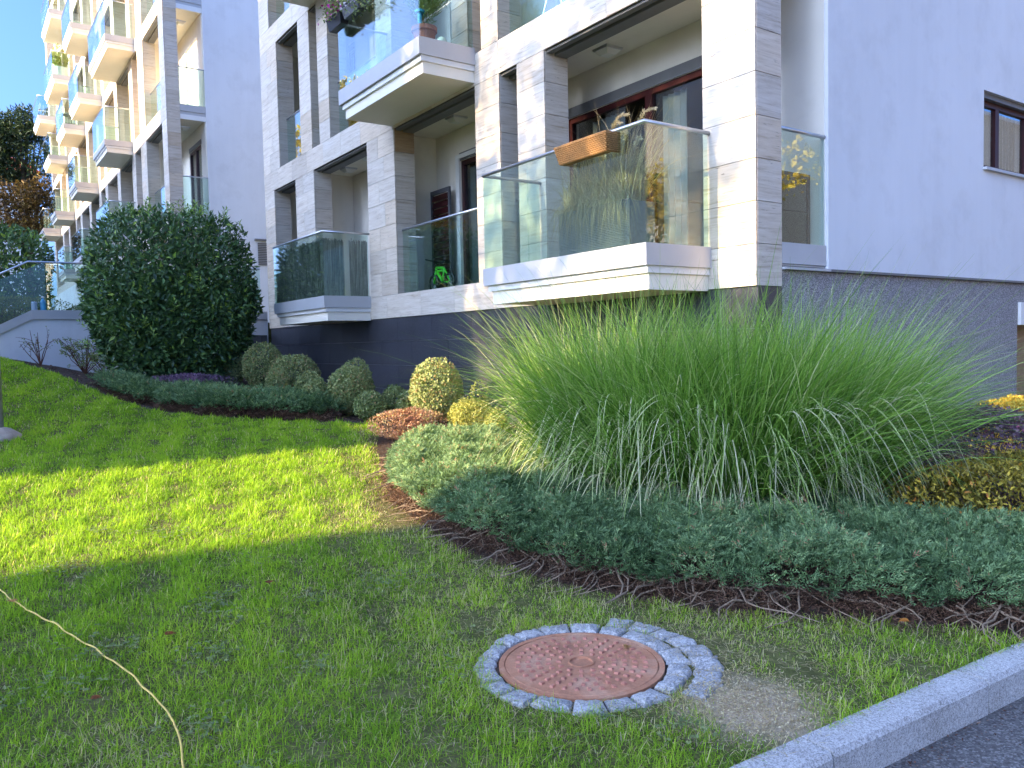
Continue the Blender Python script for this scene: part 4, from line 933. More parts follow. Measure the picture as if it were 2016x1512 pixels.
# thatch: dead blades lying flat between the green ones
n = 60000; X = rng.uniform(-2.5, 3.25, n); Y = rng.uniform(-6.6, -2, n); p = .18+.8*np.clip(dry(X, Y), 0, 1); mk = (rng.uniform(size=n) < p) & ~inpoly(X, Y, BED) & (np.hypot(X-MH[0], Y-MH[1]) > .40); X, Y = X[mk], Y[mk]; n = len(X)
a = rng.uniform(0, 6.28, n)
V, Q, k = blades(np.stack([X, Y, zt(X, Y)+rng.uniform(.004, .022, n)], -1), np.stack([np.cos(a), np.sin(a), rng.normal(0, .12, n)], -1), np.zeros((n, 3)), rng.uniform(.02, .06, n), np.full(n, .003), np.full(n, .05), 2)
me = make_mesh('thatch', V, quads=Q); add_tint(me, np.repeat(rng.uniform(0, .8, n), k)); link('thatch', me, 'dry_grass', None, 'stuff')['label'] = 'dead straw lying in the lawn'
# small stones and crumbs on the bare patch by the cover and along the soil strip
n = 2600; X = 2.93+rng.normal(0, .16, n); Y = -3.80+rng.normal(0, .16, n); mk = (np.hypot(X-MH[0], Y-MH[1]) > .48) & (X < 3.16); X, Y = X[mk], Y[mk]; n = len(X)
leaves('gravel', np.stack([X, Y, zt(X, Y)+.006+rng.uniform(0, .008, n)], -1), np.concatenate([rng.normal(size=(n, 2)), rng.normal(0, .2, (n, 1))], 1), np.array([0, 0, 1.])+rng.normal(size=(n, 3))*.4, rng.uniform(.004, .014, n), rng.uniform(.004, .010, n), rng.uniform(.1, 1, n), 'dry_grass', None, .3)['label'] = 'sandy crumbs on the bare patch beside the cover'
# clover and plantain patches in the turf, grit and leaf scraps in the gutter
n = 0; PP = []; r_ = np.random.default_rng(5)
for i in range(46):
    x, y = r_.uniform(-1.5, 3.0), r_.uniform(-6.4, -3.9); k = r_.integers(10, 40); q = np.stack([x+r_.normal(0, .07, k), y+r_.normal(0, .07, k)], -1)
    q = q[(~inpoly(q[:, 0], q[:, 1], BED)) & (np.hypot(q[:, 0]-MH[0], q[:, 1]-MH[1]) > .5) & (q[:, 0] < 3.12)]; PP.append(q)
q = np.concatenate(PP); q = np.repeat(q, 3, 0); n = len(q); a = np.tile(np.array([0, 2.09, 4.19]), n//3)+np.repeat(r_.uniform(0, 6, n//3), 3)
leaves('clover', np.stack([q[:, 0], q[:, 1], zt(q[:, 0], q[:, 1])+np.repeat(r_.uniform(.02, .045, n//3), 3)], -1), np.stack([np.cos(a), np.sin(a), .15+0*a], -1), np.array([[0, 0, 1.]]*n)+r_.normal(size=(n, 3))*.2, np.repeat(r_.uniform(.010, .020, n//3), 3), np.repeat(r_.uniform(.009, .017, n//3), 3), np.repeat(r_.uniform(.1, .6, n//3), 3), 'box', None, .1, shape=.6)['label'] = 'small clover leaves scattered through the turf'
n = 1500; Y = r_.uniform(-6, 4, n); X = 3.312+.045*(Y+4.1)+np.abs(r_.normal(0, .05, n))+np.where(r_.uniform(size=n) < .25, r_.uniform(0, .6, n), 0)
leaves('gutter_grit', np.stack([X, Y, np.full(n, -1.879)], -1), np.concatenate([r_.normal(size=(n, 2)), np.abs(r_.normal(0, .15, (n, 1)))], 1), np.array([0, 0, 1.])+r_.normal(size=(n, 3))*.4, r_.uniform(.004, .022, n), r_.uniform(.003, .010, n), r_.uniform(0, 1, n), 'bark_mulch', None, .2)['label'] = 'grit and leaf scraps in the gutter'
# ------------------------------------------------------------------ cover and setts
zc = -1.742
MC = thing('manhole_cover', 'round rusty iron manhole cover with raised studs in the lawn', 'manhole cover', (MH[0], MH[1], zc))
m = MB(); m.lathe([(.335, -.07), (.335, -.004), (.331, -.001), (.05, -.001), (.048, -.005), (.001, -.005)], (MH[0], MH[1], zc), 64); cv = obj('cover', m, 'rusty_iron', MC)
m = MB(); m.lathe([(.058, -.0025), (.057, .005), (.050, .005), (.049, -.0045)], (MH[0], MH[1], zc), 32, False); obj('centre_ring', m, 'rusty_iron', cv)
m = MB(); ang0 = math.radians(20)
for r, k in ((.10, 12), (.145, 18), (.19, 24), (.235, 28), (.28, 34)):
    for i in range(k):
        t = ang0+2*math.pi*(i+.5*(int(r*100) % 2))/k; cx_, cy_ = MH[0]+r*math.cos(t), MH[1]+r*math.sin(t); e, f = (math.cos(t), math.sin(t)), (-math.sin(t), math.cos(t)); P = []
        for zz_, s1, s2 in ((zc-.0015, .0115, .009), (zc+.007, .009, .0065)):
            for a1, b1 in ((-1, -1), (1, -1), (1, 1), (-1, 1)): P.append((cx_+e[0]*a1*s1+f[0]*b1*s2, cy_+e[1]*a1*s1+f[1]*b1*s2, zz_))
        m.hexa(P)
obj('studs', m, 'stud_iron', cv, 'stuff')
m = MB(); m.lathe([(.338, -.05), (.338, -.001), (.362, -.001), (.362, -.05)], (MH[0], MH[1], zc), 64); obj('frame', m, 'rusty_iron', MC)
m = MB(); m.lathe([(.363, -.08), (.363, -.014), (.50, -.018), (.50, -.08)], (MH[0], MH[1], zc), 48); obj('mortar', m, 'bed_soil', MC)
SR = thing('sett_ring', 'ring of rough grey granite setts around the manhole cover', 'paving', (MH[0], MH[1], zc))
def sett(r0, r1, t0, t1, h):
    m = MB(); n = 5; ring = []
    pts = []
    for i in range(n+1): t = t0+(t1-t0)*i/n; pts.append((r1*rng.uniform(.975, 1.02), t))
    for i in range(n, -1, -1): t = t0+(t1-t0)*i/n; pts.append((r0*rng.uniform(.99, 1.02), t))
    c = np.mean([(r*math.cos(t), r*math.sin(t)) for r, t in pts], 0)
    P = np.array([(r*math.cos(t), r*math.sin(t)) for r, t in pts]); b = len(m.v); k = len(P)
    lv = [(1.0, -.09), (1.0, h-.016), (.95, h-.005), (.84, h+.001), (.45, h+.004+rng.uniform(0, .004))]
    for s, z in lv:
        for q in P: m.v.append((MH[0]+c[0]+(q[0]-c[0])*s, MH[1]+c[1]+(q[1]-c[1])*s, zc+z+rng.uniform(-.003, .003)*(z > 0)))
    for a_ in range(len(lv)-1):
        for i in range(k): m.f.append((a_*k+i, a_*k+(i+1) % k, (a_+1)*k+(i+1) % k, (a_+1)*k+i))
    m.f.append(tuple((len(lv)-1)*k+i for i in range(k)))
    obj('stone', m, 'sett_granite', SR, smooth=False)
t = 0.2
while t < 6.28+.05:
    w_ = rng.uniform(.26, .40); t1 = min(t+w_, 6.48)
    if t1-t > .12: sett(.372, .372+rng.uniform(.085, .11), t+.007, t1-.007, rng.uniform(-.004, .004))
    t = t1
t = math.radians(15)
while t < math.radians(125):
    w_ = rng.uniform(.20, .30); sett(.482, .482+rng.uniform(.09, .13), t+.006, t+w_-.006, rng.uniform(-.005, .004)); t += w_
#PART3
# ------------------------------------------------------------------ things on and by the near block
def ico(c, r, n=2, sq=(1, 1, 1)):
    m = MB(); k = 10
    m.lathe([(max(.001, r*math.sin(math.pi*i/k))*sq[0], -r*math.cos(math.pi*i/k)*sq[2]) for i in range(k+1)], c, 16); return m
# wicker basket hung over the handrail
t = thing('wicker_basket', 'tan wicker planter basket hung over the handrail of the stepped balcony', 'planter', (-1.35, -.93, 1.5))
x0, x1, y0, y1, z0, z1 = -1.75, -.945, -1.01, -.84, 1.505, 1.69
m = MB()
m.hexa([(x0+.07, y0, z0), (x1-.01, y0, z0), (x1-.01, y0+.012, z0), (x0+.07, y0+.012, z0), (x0, y0-.02, z1), (x1+.005, y0-.02, z1), (x1+.005, y0-.008, z1), (x0, y0-.008, z1)])
m.hexa([(x1-.022, y0+.013, z0), (x1-.01, y0+.013, z0), (x1-.01, y1, z0), (x1-.022, y1, z0), (x1-.007, y0-.007, z1), (x1+.005, y0-.007, z1), (x1+.005, y1, z1), (x1-.007, y1, z1)])
m.hexa([(x0+.07, y0+.013, z0), (x0+.082, y0+.013, z0), (x0+.082, y1, z0), (x0+.07, y1, z0), (x0, y0-.007, z1), (x0+.012, y0-.007, z1), (x0+.012, y1, z1), (x0, y1, z1)])
m.box(x0+.085, x1-.025, y0+.014, -.93, z0, z0+.01)
obj('body', m, 'wicker', t)
m = MB(); m.tube([(x0, y0-.014, z1), (x1, y0-.014, z1), (x1, y1, z1)], .009, 6); obj('rim', m, 'wicker', t)
# woven strands standing proud of the basket
m = MB()
for i in range(9):
    z = z0+.012+i*.0195; xa = x0+.07*(1-(z-z0)/(z1-z0)); yo = y0-.02*(z-z0)/(z1-z0)
    pts = [(xa+(x1-xa)*j/44, yo-.003+(.005 if (i+j) % 2 else -.004), z) for j in range(45)]; m.tube(pts, .0075, 5, cap=False)
    pts = [(x1+.002+(.005 if (i+j) % 2 else -.003), yo+(y1-yo)*j/10, z) for j in range(11)]; m.tube(pts, .0075, 5, cap=False)
obj('weave', m, 'wicker', t, 'stuff')
# grey rattan trough with dry grasses
t = thing('rattan_trough', 'long grey rattan trough behind the glass of the stepped balcony', 'planter', (-1.49, -.57, .59))
m = MB(); m.box(-2.05, -.93, -.74, -.72, .60, 1.06); m.box(-2.05, -.93, -.42, -.40, .60, 1.06); m.box(-2.05, -2.03, -.718, -.422, .60, 1.06); m.box(-.95, -.93, -.718, -.422, .60, 1.06); m.box(-2.03, -.95, -.718, -.422, .60, .98); obj('body', m, 'rattan_grey', t)
m = MB()
for i in range(26):
    z = .612+i*.0172; m.tube([(-2.05+1.12*j/50, -.742+(.003 if (i+j) % 2 else -.003), z) for j in range(51)], .006, 4, cap=False)
obj('weave', m, 'rattan_grey', t, 'stuff')
m = MB(); m.tube([(-2.05, -.735, 1.065), (-.93, -.735, 1.065)], .012, 6); obj('rim', m, 'grey_plastic', t)
g = thing('dry_grasses', 'tall dry straw coloured grasses in the grey rattan trough', 'ornamental grass', (-1.49, -.57, 1.0))
n = 2600; P = np.stack([rng.uniform(-.52, .5, n), rng.uniform(-.12, .12, n), np.full(n, .0)], -1); a = rng.uniform(0, 6.28, n); tl = np.abs(rng.normal(0, .3, n))
D = np.stack([np.cos(a)*np.sin(tl), np.sin(a)*np.sin(tl)*.5, np.cos(tl)], -1); L = np.clip(rng.normal(.70, .22, n), .2, 1.2)*(1+.25*(P[:, 0] > .1))
V, Q, k = blades(P, D, np.stack([np.cos(a), np.sin(a)*.3, 0*a], -1)*(L*rng.uniform(0, .35, n))[:, None], L, np.full(n, .0055), rng.uniform(.1, .95, n), 8, rng.uniform(-1, 1, n))
V[:, 1] = np.clip(V[:, 1], -.275, .4)
me = make_mesh('blades', V, quads=Q); add_tint(me, np.repeat(rng.uniform(0, .7, n), k)); link('blades', me, 'dry_grass', g, 'stuff')
n = 650; P = np.stack([rng.uniform(-.52, .5, n), rng.uniform(-.17, -.05, n), rng.uniform(.0, .08, n)], -1); a = rng.uniform(-2.6, -.5, n); D = np.stack([np.cos(a)*.6, np.sin(a)*.35, np.full(n, .8)], -1); L = rng.uniform(.25, .6, n)
V, Q, k = blades(P, D, np.stack([np.cos(a)*.1, 0*a, 0*a], -1), L, np.full(n, .0055), rng.uniform(.9, 1.9, n), 8, rng.uniform(-1, 1, n)); V[:, 1] = np.clip(V[:, 1], -.27, .4)
me = make_mesh('hanging_blades', V, quads=Q); add_tint(me, np.repeat(rng.uniform(0, .7, n), k)); link('hanging_blades', me, 'dry_grass', g, 'stuff')
PP = []; DD = []
mm = MB()
for (bx, tx, tz, cv_) in ((-.05, .28, .99, .22), (.0, .2, .93, .12), (.35, .66, .95, .26), (.1, .36, .86, .1), (.28, .33, .80, -.05), (.18, .10, .76, .1), (.42, .5, .70, .1), (.05, -.06, .66, -.1)):
    pts = [np.array([bx+(tx-bx)*f**1.5+cv_*max(0, f-.75)*1.2, .02, tz*math.sin(f*1.75)/math.sin(1.57)]) for f in np.linspace(0, 1, 10)]
    mm.tube([p+np.array([-1.49, -.57, 1.0]) for p in pts], .003, 4, cap=False)
    for j in range(130):
        f = rng.uniform(.62, 1); i = min(int(f*9), 8); p = pts[i]+(pts[i+1]-pts[i])*(f*9-i); PP.append(p); DD.append(unit(pts[i+1]-pts[i])+np.array([0, 0, -.5])+rng.normal(size=3)*.3)
leaves('plumes', np.array(PP), np.array(DD), rng.normal(size=(len(PP), 3)), .045, .012, rng.uniform(.6, 1, len(PP)), 'dry_grass', g, .1, off=np.zeros(3))
obj('stalks', mm, 'twig', g, 'stuff')
# green bicycle
bx, by, bz = -7.0, .62, .585
t = thing('bicycle', 'small lime green child bicycle behind the middle glass balustrade', 'bicycle', (bx, by, bz))
def wheel(cx_, r):
    m = MB(); m.tube([(bx+cx_+r*math.cos(q), by, bz+r+.0+r*math.sin(q)) for q in np.linspace(0, 2*math.pi, 25)], .022, 6, cap=False); w_ = obj('wheel', m, 'black_plastic', t)
    m = MB()
    for q in range(8): m.tube([(bx+cx_, by, bz+r), (bx+cx_+r*.95*math.cos(q*math.pi/4), by, bz+r+r*.95*math.sin(q*math.pi/4))], .003, 4)
    m.tube([(bx+cx_, by-.03, bz+r), (bx+cx_, by+.03, bz+r)], .018, 8); obj('spokes', m, 'steel', w_)
wheel(-.26, .15); wheel(.28, .15)
p = lambda x, z, y=0: (bx+x, by+y, bz+z)
m = MB(); hd, sd, bb, rw_, fwh = p(-.17, .43), p(.10, .40), p(.04, .17), p(.28, .15), p(-.26, .15)
for a, b, r in ((hd, sd, .020), (p(-.17, .38), bb, .026), (sd, bb, .018), (bb, rw_, .014), (sd, rw_, .013), (hd, fwh, .018), (p(-.155, .36), p(.06, .36), .02)): m.tube([a, b], r, 8)
obj('frame', m, 'lime_paint', t, smooth=True)
m = MB(); m.tube([p(-.17, .43), p(-.155, .53)], .014, 6); m.tube([p(-.20, .56, -.2), p(-.155, .53, -.05), p(-.155, .53, .05), p(-.20, .56, .2)], .012, 6); obj('handlebar', m, 'black_plastic', t)
m = MB(); m.hexa([p(0.0, .47, -.03), p(.2, .47, -.07), p(.2, .47, .07), p(0.0, .47, .03), p(0.0, .50, -.02), p(.2, .52, -.06), p(.2, .52, .06), p(0.0, .50, .02)]); m.tube([p(.10, .40), p(.12, .48)], .012, 6); obj('saddle', m, 'black_plastic', t)
m = MB(); m.lathe([(.05, -.004), (.05, .004)], p(.04, .17), 16); m.tube([p(.04, .17, -.05), p(.12, .12, -.05), p(.12, .12, -.1)], .009, 6); obj('crank', m, 'black_plastic', t)
# louvred shutter
t = thing('louvre_shutter', 'dark red louvred shutter panel standing at the back of the middle loggia', 'shutter', (-7.87, .95, .57))
sx0, sx1 = -8.28, -7.62
m = MB(); m.box(sx0, sx0+.05, .93, .97, .57, 2.44); m.box(sx1-.05, sx1, .93, .97, .57, 2.44); m.box(sx0+.05, sx1-.05, .93, .97, 2.37, 2.44); m.box(sx0+.05, sx1-.05, .93, .97, .57, .64)
m.v = [(v[0]+.42, v[1], v[2]) for v in m.v]; obj('frame', m, 'grey_plastic', t)
for i in range(14):
    z = .66+i*.122; m = MB(); m.hexa([(sx0+.475, .925, z), (sx1+.365, .925, z), (sx1+.365, .94, z), (sx0+.475, .94, z), (sx0+.475, .95, z+.105), (sx1+.365, .95, z+.105), (sx1+.365, .965, z+.105), (sx0+.475, .965, z+.105)]); obj('slat', m, 'red_wood', t)
# reed screens behind the glass of the lower left balcony
t = thing('reed_screen', 'grey brown reed screen tied behind the glass of the lower left balcony', 'screen', (-9.8, -.8, .6))
def reeds(name, pts):
    m = MB()
    for (x, y) in pts:
        r = rng.uniform(.004, .008); z1 = 1.585+rng.normal(0, .02); dx, dy = rng.normal(0, .006, 2); m.hexa([(x-r, y-r, .60), (x+r, y-r, .60), (x+r, y+r, .60), (x-r, y+r, .60), (x-r+dx, y-r+dy, z1), (x+r+dx, y-r+dy, z1), (x+r+dx, y+r+dy, z1), (x-r+dx, y+r+dy, z1)])
    return obj(name, m, 'reed', t, 'stuff')
reeds('front_reeds', [(x, -.835+rng.normal(0, .006)) for x in np.arange(-11.1, -8.56, .0095)])
reeds('side_reeds', [(-8.56+rng.normal(0, .005), y) for y in np.arange(-.83, -.47, .0095)]+[(-8.56+rng.normal(0, .005), y) for y in np.arange(-.36, -.03, .0095)])
m = MB()
for z in (.72, .95, 1.18, 1.42): m.tube([(-11.1, -.85, z), (-8.57, -.85, z)], .003, 4); 
obj('wires', m, 'dark_metal', t)
# dark framed screen behind the glass next to the corner pillar
t = thing('screen_panel', 'black framed dark panel behind the narrow glass beside the corner pillar', 'panel', (-.12, .76, .58))
m = MB(); m.box(-.14, -.10, .40, .43, .58, 1.32); m.box(-.14, -.10, .95, .985, .58, 1.32); m.box(-.14, -.10, .43, .95, 1.285, 1.32); m.box(-.14, -.10, .43, .95, .58, .61); m.box(-.13, -.105, .43, .95, .93, .945); obj('frame', m, 'black_plastic', t)
m = MB(); m.box(-.128, -.112, .43, .95, .61, 1.285); obj('pane', m, 'dark_window', t)
# pot plant, yellow gourd, flower boxes on the upper balcony
zf = zfl(1)+.03
t = thing('flower_pot', 'terracotta pot on the upper balcony with a blue watering bottle stuck in it', 'pot', (-5.16, -.62, zf))
m = MB(); m.lathe([(.12, 0), (.16, .24), (.18, .24), (.18, .30), (.155, .30), (.15, .26)], (-5.16, -.62, zf), 24); obj('pot', m, 'terracotta', t, smooth=False)
m = MB(); m.lathe([(.03, .28), (.035, .45), (.07, .47), (.07, .50), (.01, .53)], (-5.10, -.72, zf), 12); obj('watering_bottle', m, 'bottle_blue', t)
o = thing('oleander', 'bushy narrow leaved oleander growing in the terracotta pot', 'pot plant', (-5.16, -.60, zf+.28))
n = 900; P, nr, k_ = dome_points(n, .30, .28, .05, .95, 2.2, .4, .35, .1, 5)
leaves('leaves', P, unit(nr*.5+np.array([0, 0, .8])+rng.normal(size=(n, 3))*.4), nr+rng.normal(size=(n, 3))*.3, .13, .018, ptint(n, .6), 'box', o, .15, off=np.zeros(3)); stems('stems', o, 8, .16, .7, .006)
tag(obj('gourd', ico((-4.98, -.45, zf+.08), .075, sq=(1, 1, 1)), 'lamp_glass', smooth=True), 'pale yellow round gourd on the upper balcony floor beside the terracotta pot', 'gourd')
m = MB(); bn = thing('wooden_bench', 'wooden bench with dark legs behind the terracotta pot', 'bench', (-6.2, .3, zf))
m.box(-7.2, -5.5, .2, .55, zf+.42, zf+.47); obj('seat', m, 'wood', bn)
for q in (-7.1, -5.6): m = MB(); m.box(q-.03, q+.03, .24, .5, zf, zf+.418); obj('leg', m, 'dark_metal', bn)
FB = [(-7.48, -6.95, 'black_plastic', 'black flower box with pink petunias hooked outside the upper glass balcony'), (-6.88, -6.28, 'grey_plastic', 'grey flower box with trailing white flowers, second along the upper glass balcony')]
for a, b, mt, lb in FB:
    t = thing('flower_box', lb, 'flower box', ((a+b)/2, -1.02, 4.70)); zt0, zt1 = 4.73, 4.90
    m = MB(); m.hexa([(a+.04, -1.08, zt0), (b-.04, -1.08, zt0), (b-.04, -.96, zt0), (a+.04, -.96, zt0), (a, -1.11, zt1), (b, -1.11, zt1), (b, -.93, zt1), (a, -.93, zt1)]); bx_ = obj('box', m, mt, t)
    m = MB(); m.box(a-.01, b+.01, -1.12, -.925, zt1+.001, zt1+.02); obj('rim', m, mt, t)
    m = MB()
    for q in (a+.12, b-.12): m.tube([(q, -1.1, zt1), (q, -.90, 4.97), (q, -.86, 4.93)], .006, 5)
    obj('hooks', m, 'dark_metal', t)
    pl = thing('petunias', ('pink petunias growing in the black flower box' if mt == 'black_plastic' else 'trailing pale flowers in the grey flower box'), 'flowers', ((a+b)/2, -1.02, zt1))
    n = 420; P = np.stack([rng.uniform(-.27, .33, n), rng.normal(-.03, .08, n), rng.uniform(-.22 if mt != 'black_plastic' else -.05, .22, n)], -1)
    if mt != 'black_plastic': P[:, 0] += rng.uniform(0, .45, n)*(P[:, 2] < .05)
    leaves('leaves', P, rng.normal(size=(n, 3))+np.array([0, -.3, .2]), rng.normal(size=(n, 3)), .05, .03, ptint(n, .5), 'box', pl, .2, off=np.zeros(3))
    n = 60; P = np.stack([rng.uniform(-.27, .3, n), rng.normal(-.08, .06, n), rng.uniform(-.08, .24, n)], -1)
    leaves('petals', P, rng.normal(size=(n, 3)), rng.normal(size=(n, 3))+np.array([0, -1, .3]), .05, .05, ptint(n), 'petal' if mt == 'black_plastic' else 'pale_petal', pl, .2, off=np.zeros(3))
t = thing('round_table', 'dark blue round table behind the upper right glass', 'table', (-3.75, .62, zf))
m = MB(); m.lathe([(.33, .70), (.34, .72), (.33, .74)], (-3.75, .62, zf), 28); obj('table_top', m, 'blue_paint', t)
for q in range(3): m = MB(); m.tube([(-3.75+.05*math.cos(q*2.1), .62+.05*math.sin(q*2.1), zf+.70), (-3.75+.24*math.cos(q*2.1), .62+.24*math.sin(q*2.1), zf)], .014, 6); obj('leg', m, 'steel', t)
pb = thing('box_plant', 'dark green pot plant behind the glass of the far left upper opening', 'pot plant', (-12.0, .55, zf)); foliage('foliage', 1800, .22, .22, .45, 1.15, .07, .5, 'laurel', pb, 9); m = MB(); m.lathe([(.16, 0), (.2, .5)], (-12.0, .55, zf), 16); obj('pot', m, 'white_paint', pb)
# potted cypress and bistro table on the farther block
zq = zfl(4)+.03
t = thing('potted_cypress', 'small golden conifer in a white pot high on the far block', 'pot plant', (-41.6, -1.25, zq)); m = MB(); m.lathe([(.28, 0), (.38, .55)], (-41.6, -1.25, zq), 16); obj('pot', m, 'white_paint', t); foliage('foliage', 2200, .38, .38, .5, 1.75, .09, .4, 'spirea', t, 3, p=1.6, base=1.0)
zq = zfl(3)+.03
t = thing('bistro_table', 'round bistro table on a balcony of the far block', 'table', (-38.6, -1.2, zq)); m = MB(); m.lathe([(.38, .70), (.38, .74)], (-38.6, -1.2, zq), 20); obj('table_top', m, 'dark_metal', t); m = MB(); m.tube([(-38.6, -1.2, zq), (-38.6, -1.2, zq+.7)], .03, 6); obj('leg', m, 'dark_metal', t)
for q, lb in ((-39.3, 'left bistro chair beside the round table on the far block'), (-37.9, 'right bistro chair beside the round table on the far block')):
    t = thing('bistro_chair', lb, 'chair', (q, -1.2, zq)); m = MB(); m.box(q-.2, q+.2, -1.4, -1.0, zq+.43, zq+.47); obj('seat', m, 'dark_metal', t); m = MB(); m.box(q-.2, q+.2, -1.0, -.97, zq+.471, zq+.9); obj('backrest', m, 'dark_metal', t)
    for a_, b_ in ((-.17, -.17), (.17, -.17), (-.17, .17), (.17, .17)): m = MB(); m.tube([(q+a_, -1.2+b_, zq), (q+a_, -1.2+b_, zq+.43)], .012, 5); obj('leg', m, 'dark_metal', t)
# lamp post, bottles, cord
lx, ly = -6.16, -5.86; lz = float(zt(lx, ly))
t = thing('lamp_post', 'galvanised steel lamp post on a conical concrete foot at the left edge', 'lamp post', (lx, ly, lz))
m = MB(); m.tube([(lx, ly, lz+.05), (lx, ly, lz+5.6)], [.050, .034], 20); obj('pole', m, 'galvanised', t, smooth=True)
m = MB(); m.lathe([(.26, -.05), (.22, .03), (.12, .10), (.055, .12), (.001, .121)], (lx, ly, lz), 24); obj('foot', m, 'concrete', t, smooth=True)
m = MB(); m.tube([(lx, ly, lz+5.6), (lx+.25, ly+.1, lz+5.9), (lx+.7, ly+.3, lz+5.95)], .03, 10); obj('arm', m, 'galvanised', t, smooth=True)
m = MB(); m.hexa([(lx+.6, ly+.15, lz+5.88), (lx+1.2, ly+.35, lz+5.88), (lx+1.14, ly+.55, lz+5.88), (lx+.54, ly+.35, lz+5.88), (lx+.65, ly+.2, lz+6.0), (lx+1.15, ly+.4, lz+6.0), (lx+1.1, ly+.5, lz+6.0), (lx+.6, ly+.3, lz+6.0)]); obj('lantern', m, 'grey_plastic', t)
m = MB(); m.lathe([(.055, 0), (.055, .01), (.058, .16), (.05, .175), (.048, .178)], (-14.53, -4.84, .592), 16); tag(obj('drink_can', m, 'can_grey', smooth=False), 'pale grey drink can standing on the coping', 'can')
m = MB(); m.lathe([(.055, 0), (.055, .17), (.045, .20), (.022, .235), (.022, .262)], (-14.53, -4.68, .592), 16); tt = thing('plastic_bottle', 'light blue plastic bottle standing on the coping beside the can', 'bottle', (-14.53, -4.68, .592)); obj('body', m, 'bottle_blue', tt)
m = MB(); m.lathe([(.026, .263), (.026, .29)], (-14.53, -4.68, .592), 12); obj('cap', m, 'white_paint', tt)
hp = [(-5.2, -8.3), (-3.6, -7.2), (-2.1, -6.9), (-.9, -6.35), (-.257, -6.099), (.079, -6.024), (.398, -5.916), (.731, -5.822), (.977, -5.751), (1.157, -5.708), (1.401, -5.663), (1.601, -5.645), (1.759, -5.632), (2.047, -5.669), (2.4, -5.72)]
pts = []
for (ax_, ay_), (bx2, by2) in zip(hp[:-1], hp[1:]):
    for f in np.linspace(0, 1, 9)[:-1]: 
        x = ax_+(bx2-ax_)*f; y = ay_+(by2-ay_)*f+.004*math.sin(x*17); pts.append((x, y, float(zt(x, y))+.040+.004*math.sin(x*31)))
m = MB(); m.tube(pts, .0040, 7)
tag(obj('cord', m, 'cord', smooth=True), 'thin yellow cord lying across the lawn at the lower left', 'cord')
# fallen leaves
def zg1(u, v):
    d = ray(u, v)
    for t_ in np.linspace(1.5, 12, 4000):
        P = OC+d*t_
        if P[2] < float(zt(P[0], P[1])): return P
FL = [(325, 1272, .05, 'brown fallen leaf in the grass right of the yellow cord', .25, .055), (530, 1167, .05, 'small dark red fallen leaf in the middle of the lawn', .1, .05), (180, 1402, .05, 'brown fallen leaf half buried in grass below the yellow cord', .2, .045), (1790, 1245, .05, 'bright orange fallen leaf in the grass near the kerb', .8, .055), (1237, 1277, .018, 'tan fallen leaf lying on the manhole cover', .95, .045), (1812, 1452, -.125, 'russet leaf on the asphalt against the kerb, nearer the camera', .35, .04), (1838, 1446, -.125, 'russet leaf on the asphalt against the kerb, farther one', .3, .04), (28, 1205, .05, 'yellow brown leaf beside the end of the cord', .9, .05), (1500, 1190, .03, 'pale dry leaf on the soil under the juniper', .9, .04)]
for i, (u, v, dz, lb, ti, sz) in enumerate(FL):
    P = zg1(u, v) if dz > -.1 else OC+ray(u, v)*((-1.877-OC[2])/ray(u, v)[2]); z = P[2]+max(dz, 0)+.004
    if 'manhole' in lb: z = zc+.006
    n = 4; a0 = rng.uniform(0, 6.28); Pn = np.zeros((5, 3)); Dn = np.array([(math.cos(a0+q), math.sin(a0+q), .15+.2*abs(q)) for q in (-1.0, -.5, 0, .5, 1.0)])
    Ln = sz*np.array([.6, .85, 1, .85, .6])
    o = leaves('fallen_leaf', Pn, Dn, np.array([[0, 0, 1.]]*5), Ln, Ln*.6, np.full(5, ti), 'fallen', None, .12, off=np.zeros(3), kind=None); o.location = (P[0], P[1], z); tag(o, lb, 'leaf', 'fallen leaves')
# ------------------------------------------------------------------ hedges and trees beyond
def hedge(name, label, x0, x1, y0, y1, z0, z1, n, size, mat, seed, tint=(.5, .2)):
    th = thing(name, label, 'hedge', ((x0+x1)/2, (y0+y1)/2, z0))
    foliage('foliage', n, (x1-x0)/2, (y1-y0)/2, 0, z1-z0, size, .45, mat, th, seed, p=5, base=.95, depth_=.10, bump=.05, tint=tint); stems('stems', th, 14, min(x1-x0, y1-y0)*.4, (z1-z0)*.7, .02); return th
hedge('laurel_hedge', 'tall dark laurel hedge beyond the glass railing', -20.6, -18.2, -8.2, -4.05, .33, 2.95, 14000, .15, 'laurel', 91, (.55, .2))
hedge('low_hedge', 'low yellow green clipped hedge behind the can and bottle', -17.4, -16.2, -6.6, -3.9, .33, .98, 9000, .05, 'hedge_y', 92)
mound('box_dome', 'small clipped yellow green dome beyond the coping', -16.8, -3.5, .55, .55, .52, 3500, .05, 'hedge_y', seed=93, z=.33)
